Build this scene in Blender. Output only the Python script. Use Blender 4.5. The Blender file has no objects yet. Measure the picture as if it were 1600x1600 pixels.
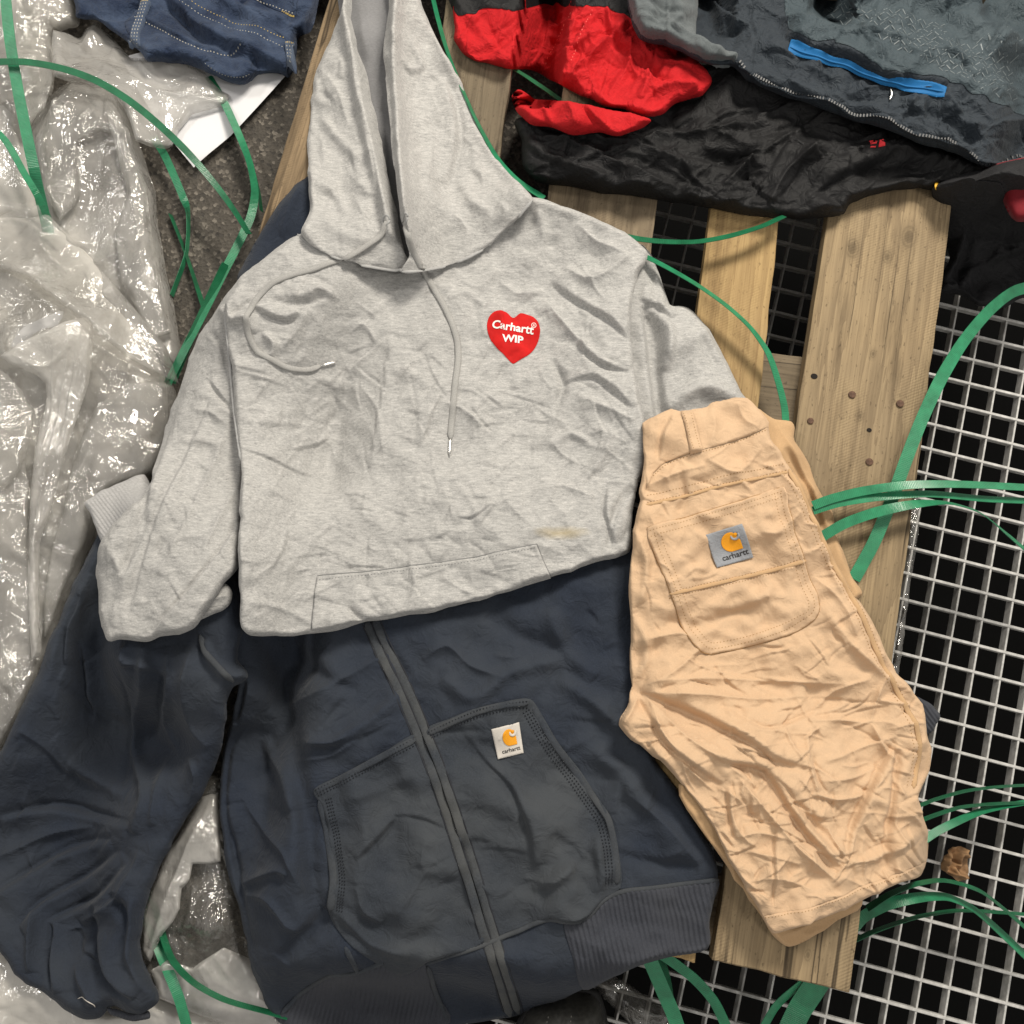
import bpy, math
import numpy as np
from mathutils import Vector, Matrix

# ------------------------------------------------------------------ camera, light, exposure
scene = bpy.context.scene
F = 1540.0                      # focal length in photo pixels (photo is 1600 x 1600)
TILT = math.radians(11.0)       # the phone looks almost straight down
DIST = 1.16                     # metres from lens to the middle of the pile
ZMID = 0.16
CAM = Vector((0.0, -DIST * math.sin(TILT), ZMID + DIST * math.cos(TILT)))
cam_data = bpy.data.cameras.new('camera')
cam = bpy.data.objects.new('camera', cam_data)
scene.collection.objects.link(cam)
cam.location = CAM
cam.rotation_euler = (TILT, 0, 0)
cam_data.sensor_width = 36.0
cam_data.lens = F / 1600.0 * 36.0
cam_data.clip_start = 0.02
cam_data.clip_end = 50
scene.camera = cam

world = bpy.data.worlds.new('World')
scene.world = world
world.use_nodes = True
wb = world.node_tree.nodes['Background']
wb.inputs[0].default_value = (1.0, 0.96, 0.9, 1)
wb.inputs[1].default_value = 0.4

def lamp(name, loc, target, size, power, col):
    d = bpy.data.lights.new(name, 'AREA')
    d.shape = 'RECTANGLE'; d.size = size[0]; d.size_y = size[1]
    d.energy = power; d.color = col
    o = bpy.data.objects.new(name, d)
    scene.collection.objects.link(o)
    o.location = loc
    o.rotation_euler = (Vector(target) - Vector(loc)).to_track_quat('-Z', 'Y').to_euler()
    return o
lamp('ceiling_lamp', (0.9, 1.9, 2.3), (0, 0, 0.1), (0.9, 0.55), 99, (1.0, 0.93, 0.82))
lamp('ceiling_lamp', (-1.9, 1.3, 2.7), (0, 0, 0.1), (0.5, 0.25), 24, (1.0, 0.95, 0.88))
lamp('ceiling_lamp', (1.6, -0.9, 2.8), (0, 0, 0.1), (0.5, 0.25), 16, (1.0, 0.95, 0.88))

scene.view_settings.view_transform = 'Standard'
scene.view_settings.look = 'None'
scene.view_settings.exposure = 0.0
scene.view_settings.gamma = 1.0
scene.view_settings.use_curve_mapping = False
scene.cycles.use_denoising = True
scene.cycles.max_bounces = 8
scene.cycles.transparent_max_bounces = 16
scene.cycles.sample_clamp_indirect = 4.0

# ------------------------------------------------------------------ pixel -> place
CT, ST = math.cos(TILT), math.sin(TILT)
def P(u, v, z):
    """point of the photograph (pixels) on the level z -> world x, y"""
    u = np.asarray(u, float); v = np.asarray(v, float)
    a = (u - 800.0) / F; b = -(v - 800.0) / F
    dx = a; dy = b * CT + ST; dz = b * ST - CT
    t = (z - CAM.z) / dz
    return CAM.x + dx * t, CAM.y + dy * t
def P3(u, v, z):
    x, y = P(u, v, z)
    return Vector((float(x), float(y), float(z)))
PX = DIST / F                   # metres per pixel on the pile
DECK = 0.144

# ------------------------------------------------------------------ object helpers
def link(o, parent=None):
    scene.collection.objects.link(o)
    if parent is not None:
        o.parent = parent
    return o
def root(name, label, cat, loc, group=None):
    o = bpy.data.objects.new(name, None)
    o.empty_display_size = 0.05
    o.location = loc
    o['label'] = label; o['category'] = cat
    if group: o['group'] = group
    return link(o)
def tag(o, label=None, cat=None, group=None, kind=None):
    if label: o['label'] = label
    if cat: o['category'] = cat
    if group: o['group'] = group
    if kind: o['kind'] = kind
    return o
def mesh_obj(name, verts, faces, mat, parent=None, smooth=True):
    verts = np.asarray(verts, float)
    if parent is not None:
        verts = verts - np.array(parent_world(parent))
    me = bpy.data.meshes.new(name)
    me.from_pydata(verts.tolist(), [], faces if isinstance(faces, list) else faces.tolist())
    if smooth:
        me.polygons.foreach_set('use_smooth', np.ones(len(me.polygons), bool))
    me.update()
    if mat: me.materials.append(mat)
    o = bpy.data.objects.new(name, me)
    return link(o, parent)
def parent_world(p):
    v = Vector((0, 0, 0))
    while p is not None:
        v = v + p.location
        p = p.parent
    return v

# ------------------------------------------------------------------ materials
def new_mat(name):
    m = bpy.data.materials.new(name); m.use_nodes = True
    nt = m.node_tree
    b = nt.nodes['Principled BSDF']
    return m, nt, b
def N(nt, typ, **kw):
    n = nt.nodes.new(typ)
    for k, v in kw.items():
        if k.startswith('i_'):
            key = k[2:].replace('_', ' ')
            n.inputs[key].default_value = v
        else:
            setattr(n, k, v)
    return n
def coords(nt, scale=(1, 1, 1), rot=0.0, loc=(0, 0, 0)):
    tc = N(nt, 'ShaderNodeTexCoord'); mp = N(nt, 'ShaderNodeMapping')
    mp.inputs['Scale'].default_value = scale
    mp.inputs['Rotation'].default_value = (0, 0, rot)
    mp.inputs['Location'].default_value = loc
    nt.links.new(tc.outputs['Object'], mp.inputs['Vector'])
    return mp.outputs['Vector']
def noise(nt, vec, scale, detail=3.0, rough=0.5, dist=0.0):
    n = N(nt, 'ShaderNodeTexNoise')
    n.inputs['Scale'].default_value = scale; n.inputs['Detail'].default_value = detail
    n.inputs['Roughness'].default_value = rough; n.inputs['Distortion'].default_value = dist
    nt.links.new(vec, n.inputs['Vector'])
    return n.outputs['Fac']
def ramp(nt, fac, stops):
    r = N(nt, 'ShaderNodeValToRGB')
    e = r.color_ramp.elements
    while len(e) < len(stops): e.new(0.5)
    for el, (p, c) in zip(e, stops):
        el.position = p
        el.color = (c[0], c[1], c[2], 1) if not isinstance(c, (int, float)) else (c, c, c, 1)
    nt.links.new(fac, r.inputs['Fac'])
    return r.outputs['Color']
def mixc(nt, fac, a, b, mode='MIX'):
    m = N(nt, 'ShaderNodeMix', data_type='RGBA', blend_type=mode)
    for sock, val in ((m.inputs[0], fac), (m.inputs[6], a), (m.inputs[7], b)):
        if hasattr(val, 'is_linked') or hasattr(val, 'links'):
            nt.links.new(val, sock)
        elif isinstance(val, (int, float)):
            sock.default_value = val
        else:
            sock.default_value = (val[0], val[1], val[2], 1)
    return m.outputs[2]
def math_n(nt, op, a, b=None, clamp=False):
    m = N(nt, 'ShaderNodeMath', operation=op); m.use_clamp = clamp
    for i, val in enumerate((a, b)):
        if val is None: continue
        if isinstance(val, (int, float)): m.inputs[i].default_value = val
        else: nt.links.new(val, m.inputs[i])
    return m.outputs[0]
def bump(nt, bsdf, height, strength, dist):
    b = N(nt, 'ShaderNodeBump')
    b.inputs['Strength'].default_value = strength; b.inputs['Distance'].default_value = dist
    nt.links.new(height, b.inputs['Height'])
    nt.links.new(b.outputs['Normal'], bsdf.inputs['Normal'])
    return b
def dist_to(nt, vec, p, stretch=(1, 1, 1)):
    s = N(nt, 'ShaderNodeVectorMath', operation='SUBTRACT'); s.inputs[1].default_value = p
    nt.links.new(vec, s.inputs[0])
    m = N(nt, 'ShaderNodeVectorMath', operation='MULTIPLY'); m.inputs[1].default_value = stretch
    nt.links.new(s.outputs[0], m.inputs[0])
    l = N(nt, 'ShaderNodeVectorMath', operation='LENGTH')
    nt.links.new(m.outputs[0], l.inputs[0])
    return l.outputs['Value']

def fabric(name, col, var=0.12, streak=(160, 900, 300), rot=0.0, weave=1500, wstr=0.25, fade=None,
           fade_amt=0.0, rough=0.9, sheen=0.2, blotch=9.0, crease=0.0, crease_scale=40.0):
    m, nt, b = new_mat(name)
    c = np.array(col)
    v1 = coords(nt, streak, rot)
    n1 = noise(nt, v1, 1.0, 3.0, 0.6)
    colr = ramp(nt, n1, [(0.28, tuple(c * (1 - var))), (0.5, tuple(c)), (0.72, tuple(np.minimum(c * (1 + var), 1)))])
    v0 = coords(nt)
    n2 = noise(nt, v0, blotch, 4.0, 0.55)
    fc = tuple(c * 1.5) if fade is None else fade
    f = math_n(nt, 'MULTIPLY', ramp(nt, n2, [(0.38, 0.0), (0.68, 1.0)]), fade_amt)
    colr = mixc(nt, f, colr, fc)
    nt.links.new(colr, b.inputs['Base Color'])
    b.inputs['Roughness'].default_value = rough
    b.inputs['Specular IOR Level'].default_value = 0.25
    b.inputs['Sheen Weight'].default_value = sheen
    b.inputs['Sheen Roughness'].default_value = 0.5
    w = noise(nt, v0, weave, 2.0, 0.6)
    h = w
    if crease > 0:
        cn = noise(nt, v0, crease_scale, 3.0, 0.55, 0.8)
        rd = math_n(nt, 'ABSOLUTE', math_n(nt, 'SUBTRACT', cn, 0.5))
        h = math_n(nt, 'ADD', math_n(nt, 'MULTIPLY', rd, crease), w)
    bump(nt, b, h, wstr, 0.0012)
    return m
def plain(name, col, rough=0.5, metal=0.0, spec=0.5, coat=0.0, nscale=0, nstr=0.0, var=0.0):
    m, nt, b = new_mat(name)
    b.inputs['Base Color'].default_value = (*col, 1)
    b.inputs['Roughness'].default_value = rough
    b.inputs['Metallic'].default_value = metal
    b.inputs['Specular IOR Level'].default_value = spec
    if nscale:
        n = noise(nt, coords(nt), nscale, 4.0)
        if nstr: bump(nt, b, n, nstr, 0.001)
        if var:
            c = np.array(col)
            nt.links.new(ramp(nt, n, [(0.3, tuple(c * (1 - var))), (0.7, tuple(np.minimum(c * (1 + var), 1)))]), b.inputs['Base Color'])
    return m
def film(name, tint, opacity, bscale=120, bstr=0.6, rough=0.1, gloss=0.10):
    """clear polythene: see-through, a little milky, with a glossy finely crinkled skin"""
    m, nt, b = new_mat(name)
    nt.nodes.remove(b)
    v = coords(nt)
    big = noise(nt, v, 11, 4.0, 0.6)
    n1 = noise(nt, coords(nt, (1.0, 0.4, 1.0), 0.5), bscale, 4.0, 0.65, 1.0)
    vor = N(nt, 'ShaderNodeTexVoronoi', feature='DISTANCE_TO_EDGE')
    vor.inputs['Scale'].default_value = bscale * 0.4
    nt.links.new(noise_vec(nt, v, 30, .02), vor.inputs['Vector'])
    vd = math_n(nt, 'MINIMUM', vor.outputs['Distance'], 0.2)
    n3 = noise(nt, v, 40, 3.0, 0.55, .6)
    h = math_n(nt, 'ADD', math_n(nt, 'ADD', n1, math_n(nt, 'MULTIPLY', vd, 1.6)), math_n(nt, 'MULTIPLY', n3, 2.2))
    bp = N(nt, 'ShaderNodeBump'); nt.links.new(ramp(nt, noise(nt, v, 17, 3.0, .6), [(.36, bstr * .12), (.66, bstr)]), bp.inputs['Strength']); bp.inputs['Distance'].default_value = .005
    nt.links.new(h, bp.inputs['Height'])
    bs = N(nt, 'ShaderNodeBump'); bs.inputs['Strength'].default_value = bstr * .22; bs.inputs['Distance'].default_value = .005
    nt.links.new(h, bs.inputs['Height'])
    tr = N(nt, 'ShaderNodeBsdfTransparent'); tr.inputs[0].default_value = (0.98, 0.975, 0.96, 1)
    df = N(nt, 'ShaderNodeBsdfDiffuse'); df.inputs[0].default_value = (*tint, 1); nt.links.new(bs.outputs[0], df.inputs['Normal'])
    tl = N(nt, 'ShaderNodeBsdfTranslucent'); tl.inputs[0].default_value = (*tint, 1)
    milk = N(nt, 'ShaderNodeMixShader'); milk.inputs[0].default_value = .3
    nt.links.new(df.outputs[0], milk.inputs[1]); nt.links.new(tl.outputs[0], milk.inputs[2])
    body = N(nt, 'ShaderNodeMixShader')
    nt.links.new(ramp(nt, big, [(0.3, opacity * 0.6), (0.7, min(1, opacity * 1.4))]), body.inputs[0])
    nt.links.new(tr.outputs[0], body.inputs[1]); nt.links.new(milk.outputs[0], body.inputs[2])
    gl = N(nt, 'ShaderNodeBsdfGlossy'); gl.inputs['Roughness'].default_value = rough
    nt.links.new(bp.outputs[0], gl.inputs['Normal'])
    fr = N(nt, 'ShaderNodeFresnel'); fr.inputs['IOR'].default_value = 1.5
    nt.links.new(bp.outputs[0], fr.inputs['Normal'])
    fac = math_n(nt, 'ADD', math_n(nt, 'MULTIPLY', fr.outputs[0], .8), gloss, True)
    mx = N(nt, 'ShaderNodeMixShader')
    nt.links.new(fac, mx.inputs[0]); nt.links.new(body.outputs[0], mx.inputs[1]); nt.links.new(gl.outputs[0], mx.inputs[2])
    nt.links.new(mx.outputs[0], nt.nodes['Material Output'].inputs['Surface'])
    return m
def noise_vec(nt, vec, scale, amt):
    n = N(nt, 'ShaderNodeTexNoise'); n.inputs['Scale'].default_value = scale
    nt.links.new(vec, n.inputs['Vector'])
    s = N(nt, 'ShaderNodeVectorMath', operation='SCALE'); s.inputs['Scale'].default_value = amt
    nt.links.new(n.outputs['Color'], s.inputs[0])
    a = N(nt, 'ShaderNodeVectorMath', operation='ADD')
    nt.links.new(vec, a.inputs[0]); nt.links.new(s.outputs[0], a.inputs[1])
    return a.outputs[0]

# ------------------------------------------------------------------ small numeric tools
def vnoise(u, v, scale, seed):
    rng = np.random.default_rng(seed)
    g = rng.standard_normal((64, 64)).astype(np.float32)
    x = np.asarray(u) / scale + 17.3; y = np.asarray(v) / scale + 9.1
    xi = np.floor(x).astype(int); yi = np.floor(y).astype(int)
    fx = x - xi; fy = y - yi
    fx = fx * fx * (3 - 2 * fx); fy = fy * fy * (3 - 2 * fy)
    a = g[yi % 64, xi % 64]; b = g[yi % 64, (xi + 1) % 64]
    c = g[(yi + 1) % 64, xi % 64]; d = g[(yi + 1) % 64, (xi + 1) % 64]
    return (a * (1 - fx) + b * fx) * (1 - fy) + (c * (1 - fx) + d * fx) * fy
def catmull(pts, n=6, closed=False):
    p = np.asarray(pts, float)
    k = len(p)
    out = []
    rng = range(k) if closed else range(k - 1)
    for i in rng:
        p1 = p[i]; p2 = p[(i + 1) % k]
        p0 = p[(i - 1) % k] if closed or i > 0 else 2 * p1 - p2
        p3 = p[(i + 2) % k] if closed or i + 2 < k else 2 * p2 - p1
        seg = np.linalg.norm((p2 - p1)[:2])
        # tame the tangents so that short legs next to long ones do not overshoot
        t1 = 0.5 * (p2 - p0); t2 = 0.5 * (p3 - p1)
        l1 = np.linalg.norm(t1[:2]); l2 = np.linalg.norm(t2[:2])
        if l1 > 0.8 * seg: t1 = t1 * (0.8 * seg / l1)
        if l2 > 0.8 * seg: t2 = t2 * (0.8 * seg / l2)
        for j in range(n):
            t = j / n
            out.append((2*t**3 - 3*t**2 + 1) * p1 + (t**3 - 2*t**2 + t) * t1 + (-2*t**3 + 3*t**2) * p2 + (t**3 - t**2) * t2)
    if not closed: out.append(p[-1])
    return np.array(out)
def resample(path, d):
    path = np.asarray(path, float)
    s = np.concatenate([[0], np.cumsum(np.linalg.norm(np.diff(path[:, :2], axis=0), axis=1))])
    n = max(2, int(round(s[-1] / d)) + 1)
    t = np.linspace(0, s[-1], n)
    return np.stack([np.interp(t, s, path[:, k]) for k in range(path.shape[1])], 1)
def sdf(U, V, poly):
    """signed distance (positive inside) and nearest outline point"""
    pu = U.ravel().astype(np.float32); pv = V.ravel().astype(np.float32)
    best = np.full(pu.shape, 1e18, np.float32); bx = np.zeros_like(pu); by = np.zeros_like(pu)
    ins = np.zeros(pu.shape, bool)
    n = len(poly)
    for i in range(n):
        ax, ay = poly[i]; cx, cy = poly[(i + 1) % n]
        ex, ey = cx - ax, cy - ay
        L = ex * ex + ey * ey + 1e-9
        t = np.clip(((pu - ax) * ex + (pv - ay) * ey) / L, 0, 1)
        qx = ax + t * ex; qy = ay + t * ey
        d = (pu - qx) ** 2 + (pv - qy) ** 2
        m = d < best
        best = np.where(m, d, best); bx = np.where(m, qx, bx); by = np.where(m, qy, by)
        if (ay > cy) or (ay < cy):
            c = ((ay > pv) != (cy > pv)) & (pu < ex * (pv - ay) / ey + ax)
            ins ^= c
    d = np.sqrt(best)
    return np.where(ins, d, -d).reshape(U.shape), bx.reshape(U.shape), by.reshape(U.shape)

# ------------------------------------------------------------------ cloth buckling: a sheet of springs squeezed in its plane
def up2(A):
    def one(A):
        E = np.concatenate([A[:1], A, A[-1:]], 0)
        mid = (-E[:-3] + 9 * E[1:-2] + 9 * E[2:-1] - E[3:]) / 16
        B = np.empty((2 * A.shape[0] - 1,) + A.shape[1:], A.dtype)
        B[::2] = A; B[1::2] = mid
        return B
    return np.swapaxes(one(np.swapaxes(one(A), 0, 1)), 0, 1)
def spring(X, D, oy, ox, L, k):
    H, W = X.shape[:2]
    if ox >= 0:
        a = (slice(0, H - oy), slice(0, W - ox)); b = (slice(oy, H), slice(ox, W))
    else:
        a = (slice(0, H - oy), slice(-ox, W)); b = (slice(oy, H), slice(0, W + ox))
    d = X[b] - X[a]
    l = np.sqrt((d * d).sum(-1))
    s = (k * .5 * (1 - L / np.maximum(l, 1e-6)))[..., None] * d
    D[a] += s; D[b] -= s
def crumple(size, s0, levels, ex, ey, seed, bend, iters, amp=.15):
    rng = np.random.default_rng(seed)
    W = H = int(size / s0) + 2; s = s0
    yy, xx = np.mgrid[0:H, 0:W].astype(np.float32) * s
    X = np.stack([xx, yy, np.zeros_like(xx)], -1).astype(np.float32)
    for lv in range(levels):
        H, W = X.shape[:2]
        gy, gx = np.mgrid[0:H, 0:W]
        X[..., 2] += amp * s * (vnoise(gx, gy, 2., seed + lv) + .6 * vnoise(gx, gy, 5., seed + 9 + lv))
        Lx = s * (1 + ex); Ly = s * (1 + ey); ld = math.hypot(Lx, Ly)
        A = X[[0, -1]].copy(); B = X[:, [0, -1]].copy(); A[..., 2] = 0; B[..., 2] = 0
        V = np.zeros_like(X)
        for it in range(iters[lv]):
            D = np.zeros_like(X)
            spring(X, D, 0, 1, Lx, 1.); spring(X, D, 1, 0, Ly, 1.)
            spring(X, D, 1, 1, ld, 1.); spring(X, D, 1, -1, ld, 1.)
            spring(X, D, 0, 2, 2 * Lx, bend); spring(X, D, 2, 0, 2 * Ly, bend)
            spring(X, D, 2, 2, 2 * ld, bend * .7); spring(X, D, 2, -2, 2 * ld, bend * .7)
            V = V * .9 + D * .22
            X = X + V
            X[[0, -1]] = A; X[:, [0, -1]] = B
        if lv < levels - 1:
            X = up2(X); s /= 2
    Z = X[..., 2]
    m = int(40 / s)
    Z = Z[m:-m, m:-m]
    return (Z - Z.mean()) / Z.std(), s
SIM = {}
def sim(kind):
    if kind not in SIM:
        SIM[kind] = {
            'soft':  lambda: crumple(1500, 24, 3, .03, .03, 3, .12, (180, 110, 50)),
            'long':  lambda: crumple(1500, 24, 3, .015, .06, 5, .12, (180, 120, 50)),
            'crisp': lambda: crumple(1500, 16, 3, .045, .045, 7, .05, (150, 100, 50)),
            'paper': lambda: crumple(1200, 20, 3, .07, .07, 11, .02, (160, 110, 60)),
        }[kind]()
    return SIM[kind]
def simtex(kind, u, v, ang=0.0, scale=1.0, off=(0, 0)):
    Z, s = sim(kind)
    H, W = Z.shape
    c, n = math.cos(ang), math.sin(ang)
    x = ((u - 800) * c + (v - 800) * n) / (s * scale) + W / 2 + off[0]
    y = (-(u - 800) * n + (v - 800) * c) / (s * scale) + H / 2 + off[1]
    x = np.abs((x % (2 * (W - 2))) - (W - 2)); y = np.abs((y % (2 * (H - 2))) - (H - 2))
    xi = np.clip(x.astype(int), 0, W - 2); yi = np.clip(y.astype(int), 0, H - 2)
    fx = x - xi; fy = y - yi
    fx = fx * fx * (3 - 2 * fx) * .5 + fx * .5; fy = fy * fy * (3 - 2 * fy) * .5 + fy * .5
    return (Z[yi, xi] * (1 - fx) + Z[yi, xi + 1] * fx) * (1 - fy) + (Z[yi + 1, xi] * (1 - fx) + Z[yi + 1, xi + 1] * fx) * fy

def add_fold(Hh, U, V, pts, w, h, kind='r', taper=True, n=5):
    """a fold along a line of pixels: r round ridge, c sharp crease, s step (raised on the left of the path), g narrow groove"""
    path = catmull(pts, n)
    pad = w * (6 if kind == 's' else 4) + 2
    st = U[0, 1] - U[0, 0]
    i0 = int(max(0, (path[:, 1].min() - pad - V[0, 0]) / st)); i1 = int(min(U.shape[0], (path[:, 1].max() + pad - V[0, 0]) / st + 2))
    j0 = int(max(0, (path[:, 0].min() - pad - U[0, 0]) / st)); j1 = int(min(U.shape[1], (path[:, 0].max() + pad - U[0, 0]) / st + 2))
    if i1 <= i0 or j1 <= j0: return
    u = U[i0:i1, j0:j1]; v = V[i0:i1, j0:j1]
    best = np.full(u.shape, 1e18); sgn = np.ones(u.shape); par = np.zeros(u.shape)
    seg = np.linalg.norm(np.diff(path, axis=0), axis=1); cum = np.concatenate([[0], np.cumsum(seg)])
    for k in range(len(path) - 1):
        ax, ay = path[k]; ex, ey = path[k + 1] - path[k]
        L = ex * ex + ey * ey + 1e-9
        t = np.clip(((u - ax) * ex + (v - ay) * ey) / L, 0, 1)
        rx = u - ax - t * ex; ry = v - ay - t * ey
        d = rx * rx + ry * ry
        m = d < best
        best = np.where(m, d, best)
        sgn = np.where(m, np.sign(ex * (v - ay) - ey * (u - ax)), sgn)
        par = np.where(m, (cum[k] + t * seg[k]) / cum[-1], par)
    d = np.sqrt(best)
    tp = np.sqrt(np.clip(np.sin(np.pi * np.clip(par, 0, 1)), 0, 1)) if taper else 1.0
    if kind == 'r': f = np.exp(-(d / w) ** 2)
    elif kind == 'c': f = np.exp(-d / w) * (1 - np.exp(-(4 * w - d).clip(0) / w))
    elif kind == 'g': f = -np.exp(-(d / w) ** 4)
    else:
        sd = -sgn * d                    # left of the travel direction (image y points down)
        f = 1 / (1 + np.exp(-np.clip(sd / (w * .22), -30, 30))) * np.exp(-np.clip(sd, 0, None) / (2.2 * w)) - .35 * np.exp(-((sd + w * .5) / (w * .5)) ** 2)
    Hh[i0:i1, j0:j1] += h * tp * f
def rand_folds(seed, n, box, ang, spread, length, width, height, neg=0.4):
    rng = np.random.default_rng(seed)
    out = []
    for i in range(n):
        x = rng.uniform(box[0], box[2]); y = rng.uniform(box[1], box[3])
        a = math.radians(ang + rng.normal(0, spread)); L = rng.uniform(*length)
        b = rng.normal(0, .25)
        p = []
        for t in (-.5, -.17, .17, .5):
            p.append((x + math.cos(a) * L * t - math.sin(a) * L * b * (t * t - .08), y + math.sin(a) * L * t + math.cos(a) * L * b * (t * t - .08)))
        hh = rng.uniform(*height) * (-1 if rng.uniform() < neg else 1)
        kd = rng.uniform(); ww = rng.uniform(*width)
        if kd < .5: out.append((p, ww, hh, 'c'))
        elif kd < .8: out.append((p, ww * 1.8, abs(hh) * 1.2, 's'))
        else: out.append((p, ww * 1.4, hh, 'r'))
    return out

def tents(seed, n, box, length=(60, 190), width=(10, 26), height=(4, 13), neg=.35):
    return [(p, w, h, 'c') for (p, w, h, k) in rand_folds(seed, n, box, 75, 55, length, width, height, neg)]

# ------------------------------------------------------------------ what lies where: a height map of the pile
HM_R = 0.004; HM_E = 1.1
HM_N = int(2 * HM_E / HM_R)
HM = np.zeros((HM_N, HM_N), np.float32)
def hm_idx(x, y):
    return (np.clip(((np.asarray(y) + HM_E) / HM_R).astype(int), 0, HM_N - 1), np.clip(((np.asarray(x) + HM_E) / HM_R).astype(int), 0, HM_N - 1))
def maxfilt(A, r):
    for ax in (0, 1):
        B = A.copy()
        for k in range(1, r + 1):
            B = np.maximum(B, np.maximum(np.roll(A, k, ax), np.roll(A, -k, ax)))
        A = B
    return A
def blur(A, r, times=2):
    if r < 1: return A
    for _ in range(times):
        for ax in (0, 1):
            pad = [(0, 0), (0, 0)]; pad[ax] = (r + 1, r)
            C = np.cumsum(np.pad(A, pad, mode='edge').astype(np.float64), ax)
            if ax == 0: A = (C[2 * r + 1:] - C[:-2 * r - 1]) / (2 * r + 1)
            else: A = (C[:, 2 * r + 1:] - C[:, :-2 * r - 1]) / (2 * r + 1)
    return A
def bil(A, y, x):
    H, W = A.shape
    x = np.clip(x, 0, W - 1.001); y = np.clip(y, 0, H - 1.001)
    xi = x.astype(int); yi = y.astype(int); fx = x - xi; fy = y - yi
    return (A[yi, xi] * (1 - fx) + A[yi, xi + 1] * fx) * (1 - fy) + (A[yi + 1, xi] * (1 - fx) + A[yi + 1, xi + 1] * fx) * fy

GAIN = [1.0]
def soft_floor(h, lim):
    lim = np.maximum(lim, 1e-6)
    return np.where(h < 0, -lim * np.tanh(-h / lim), h)
class Surf:
    """a piece of cloth or film traced as an outline in photo pixels and laid on what is under it"""
    def __init__(self, pts, T, R, step=2.6, base=None, folds=(), wr=(), extra=None, drape=(5, 5), z0=None, smooth=5,
                 jitter=1.2, seed=1, lift=0.0005, power=2.0, edge=0.0, register=True, wr_edge=None, gain=None, flatten=0, tmul=None):
        gain = gain if gain is not None else GAIN[0]
        poly = catmull(pts, smooth, True) if smooth > 1 else np.asarray(pts, float)
        if jitter and smooth > 1:
            poly = poly + jitter * np.stack([vnoise(poly[:, 0], poly[:, 1], 16, seed), vnoise(poly[:, 0], poly[:, 1], 16, seed + 50)], 1)
        self.poly = poly; self.step = step
        pad = 3 * step
        self.u0 = poly[:, 0].min() - pad; self.v0 = poly[:, 1].min() - pad
        nu = int((poly[:, 0].max() + pad - self.u0) / step) + 2; nv = int((poly[:, 1].max() + pad - self.v0) / step) + 2
        V, U = np.mgrid[0:nv, 0:nu].astype(np.float64)
        U = U * step + self.u0; V = V * step + self.v0
        self.U, self.V = U, V
        D, bx, by = sdf(U, V, poly)
        self.D = D
        e = np.clip(D / R, 0, 1)
        prof = (1 - (1 - e) ** power) ** (1 / power)
        if tmul is not None: prof = prof * tmul(U, V)
        h = np.zeros_like(U)
        for f in folds: add_fold(h, U, V, *f)
        for wk in wr:
            kind, amp = wk[0], wk[1]
            a = wk[2] if len(wk) > 2 else .4; sc = wk[3] if len(wk) > 3 else 1.0; of = wk[4] if len(wk) > 4 else (0, 0)
            w = simtex(kind, U, V, a, sc, of) * amp
            if len(wk) > 5: w = w * wk[5](U, V)
            h = h + w
        h = h * gain
        if tmul is not None: h = h * (.25 + .75 * tmul(U, V))
        if extra is not None: h = h + extra(U, V, D)
        we = np.clip(D / (wr_edge or R * .8), 0, 1); we = we * we * (3 - 2 * we)
        we = edge + (1 - edge) * we
        if isinstance(base, Surf):
            self.ref = base.ref if base.ref is not None else base
            B = base.z(U, V)
            if flatten:
                k = int(flatten / step)
                B = np.maximum(blur(B, k), B - 2 * PX)
            self.Z = B + lift + PX * (T * prof + soft_floor(h * we, T * prof * .8))
            self.ref = base
            self.X, self.Y = base.xy(U, V)
        else:
            self.ref = None
            if z0 is None:
                S = blur(maxfilt(HM, drape[0]), drape[1])
                S = np.maximum(S, blur(maxfilt(HM, 2), 1))
                z = np.full(U.shape, 0.15)
                for _ in range(4):
                    x, y = P(U, V, z + PX * T * .5)
                    z = bil(S, (y + HM_E) / HM_R - .5, (x + HM_E) / HM_R - .5)
            else:
                z = z0(U, V) if callable(z0) else np.full(U.shape, float(z0))
            zs = z + PX * T * .85 * prof
            self.X, self.Y = P(U, V, zs)
            self.Z = z + lift + PX * (T * prof + soft_floor(h * we, np.maximum(T, 16) * prof * .92))
            if register:
                m = D > -step * .5
                np.maximum.at(HM, hm_idx(self.X[m], self.Y[m]), self.Z[m].astype(np.float32))
        self.bx, self.by = bx, by
    def gi(self, u, v): return (np.asarray(v, float) - self.v0) / self.step, (np.asarray(u, float) - self.u0) / self.step
    def z(self, u, v): return bil(self.Z, *self.gi(u, v))
    def xy(self, u, v):
        g = self.gi(u, v)
        return bil(self.X, *g), bil(self.Y, *g)
    def pt(self, u, v, off=0.0):
        x, y = self.xy(u, v)
        return np.stack([x, y, self.z(u, v) + off], -1)
    def mesh(self, name, mat, parent=None, hole=None):
        ins = self.D > 0
        q = ins[:-1, :-1] | ins[1:, :-1] | ins[:-1, 1:] | ins[1:, 1:]
        nv, nu = self.D.shape
        idx = np.arange(nv * nu).reshape(nv, nu)
        qi = np.stack([idx[:-1, :-1], idx[1:, :-1], idx[1:, 1:], idx[:-1, 1:]], -1)[q]
        used = np.unique(qi)
        remap = np.full(nv * nu, -1); remap[used] = np.arange(len(used))
        U = np.where(ins, self.U, self.bx).ravel()[used]; V = np.where(ins, self.V, self.by).ravel()[used]
        return mesh_obj(name, self.pt(U, V), remap[qi], mat, parent)
    def top(self): return float(self.Z.max())

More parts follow.
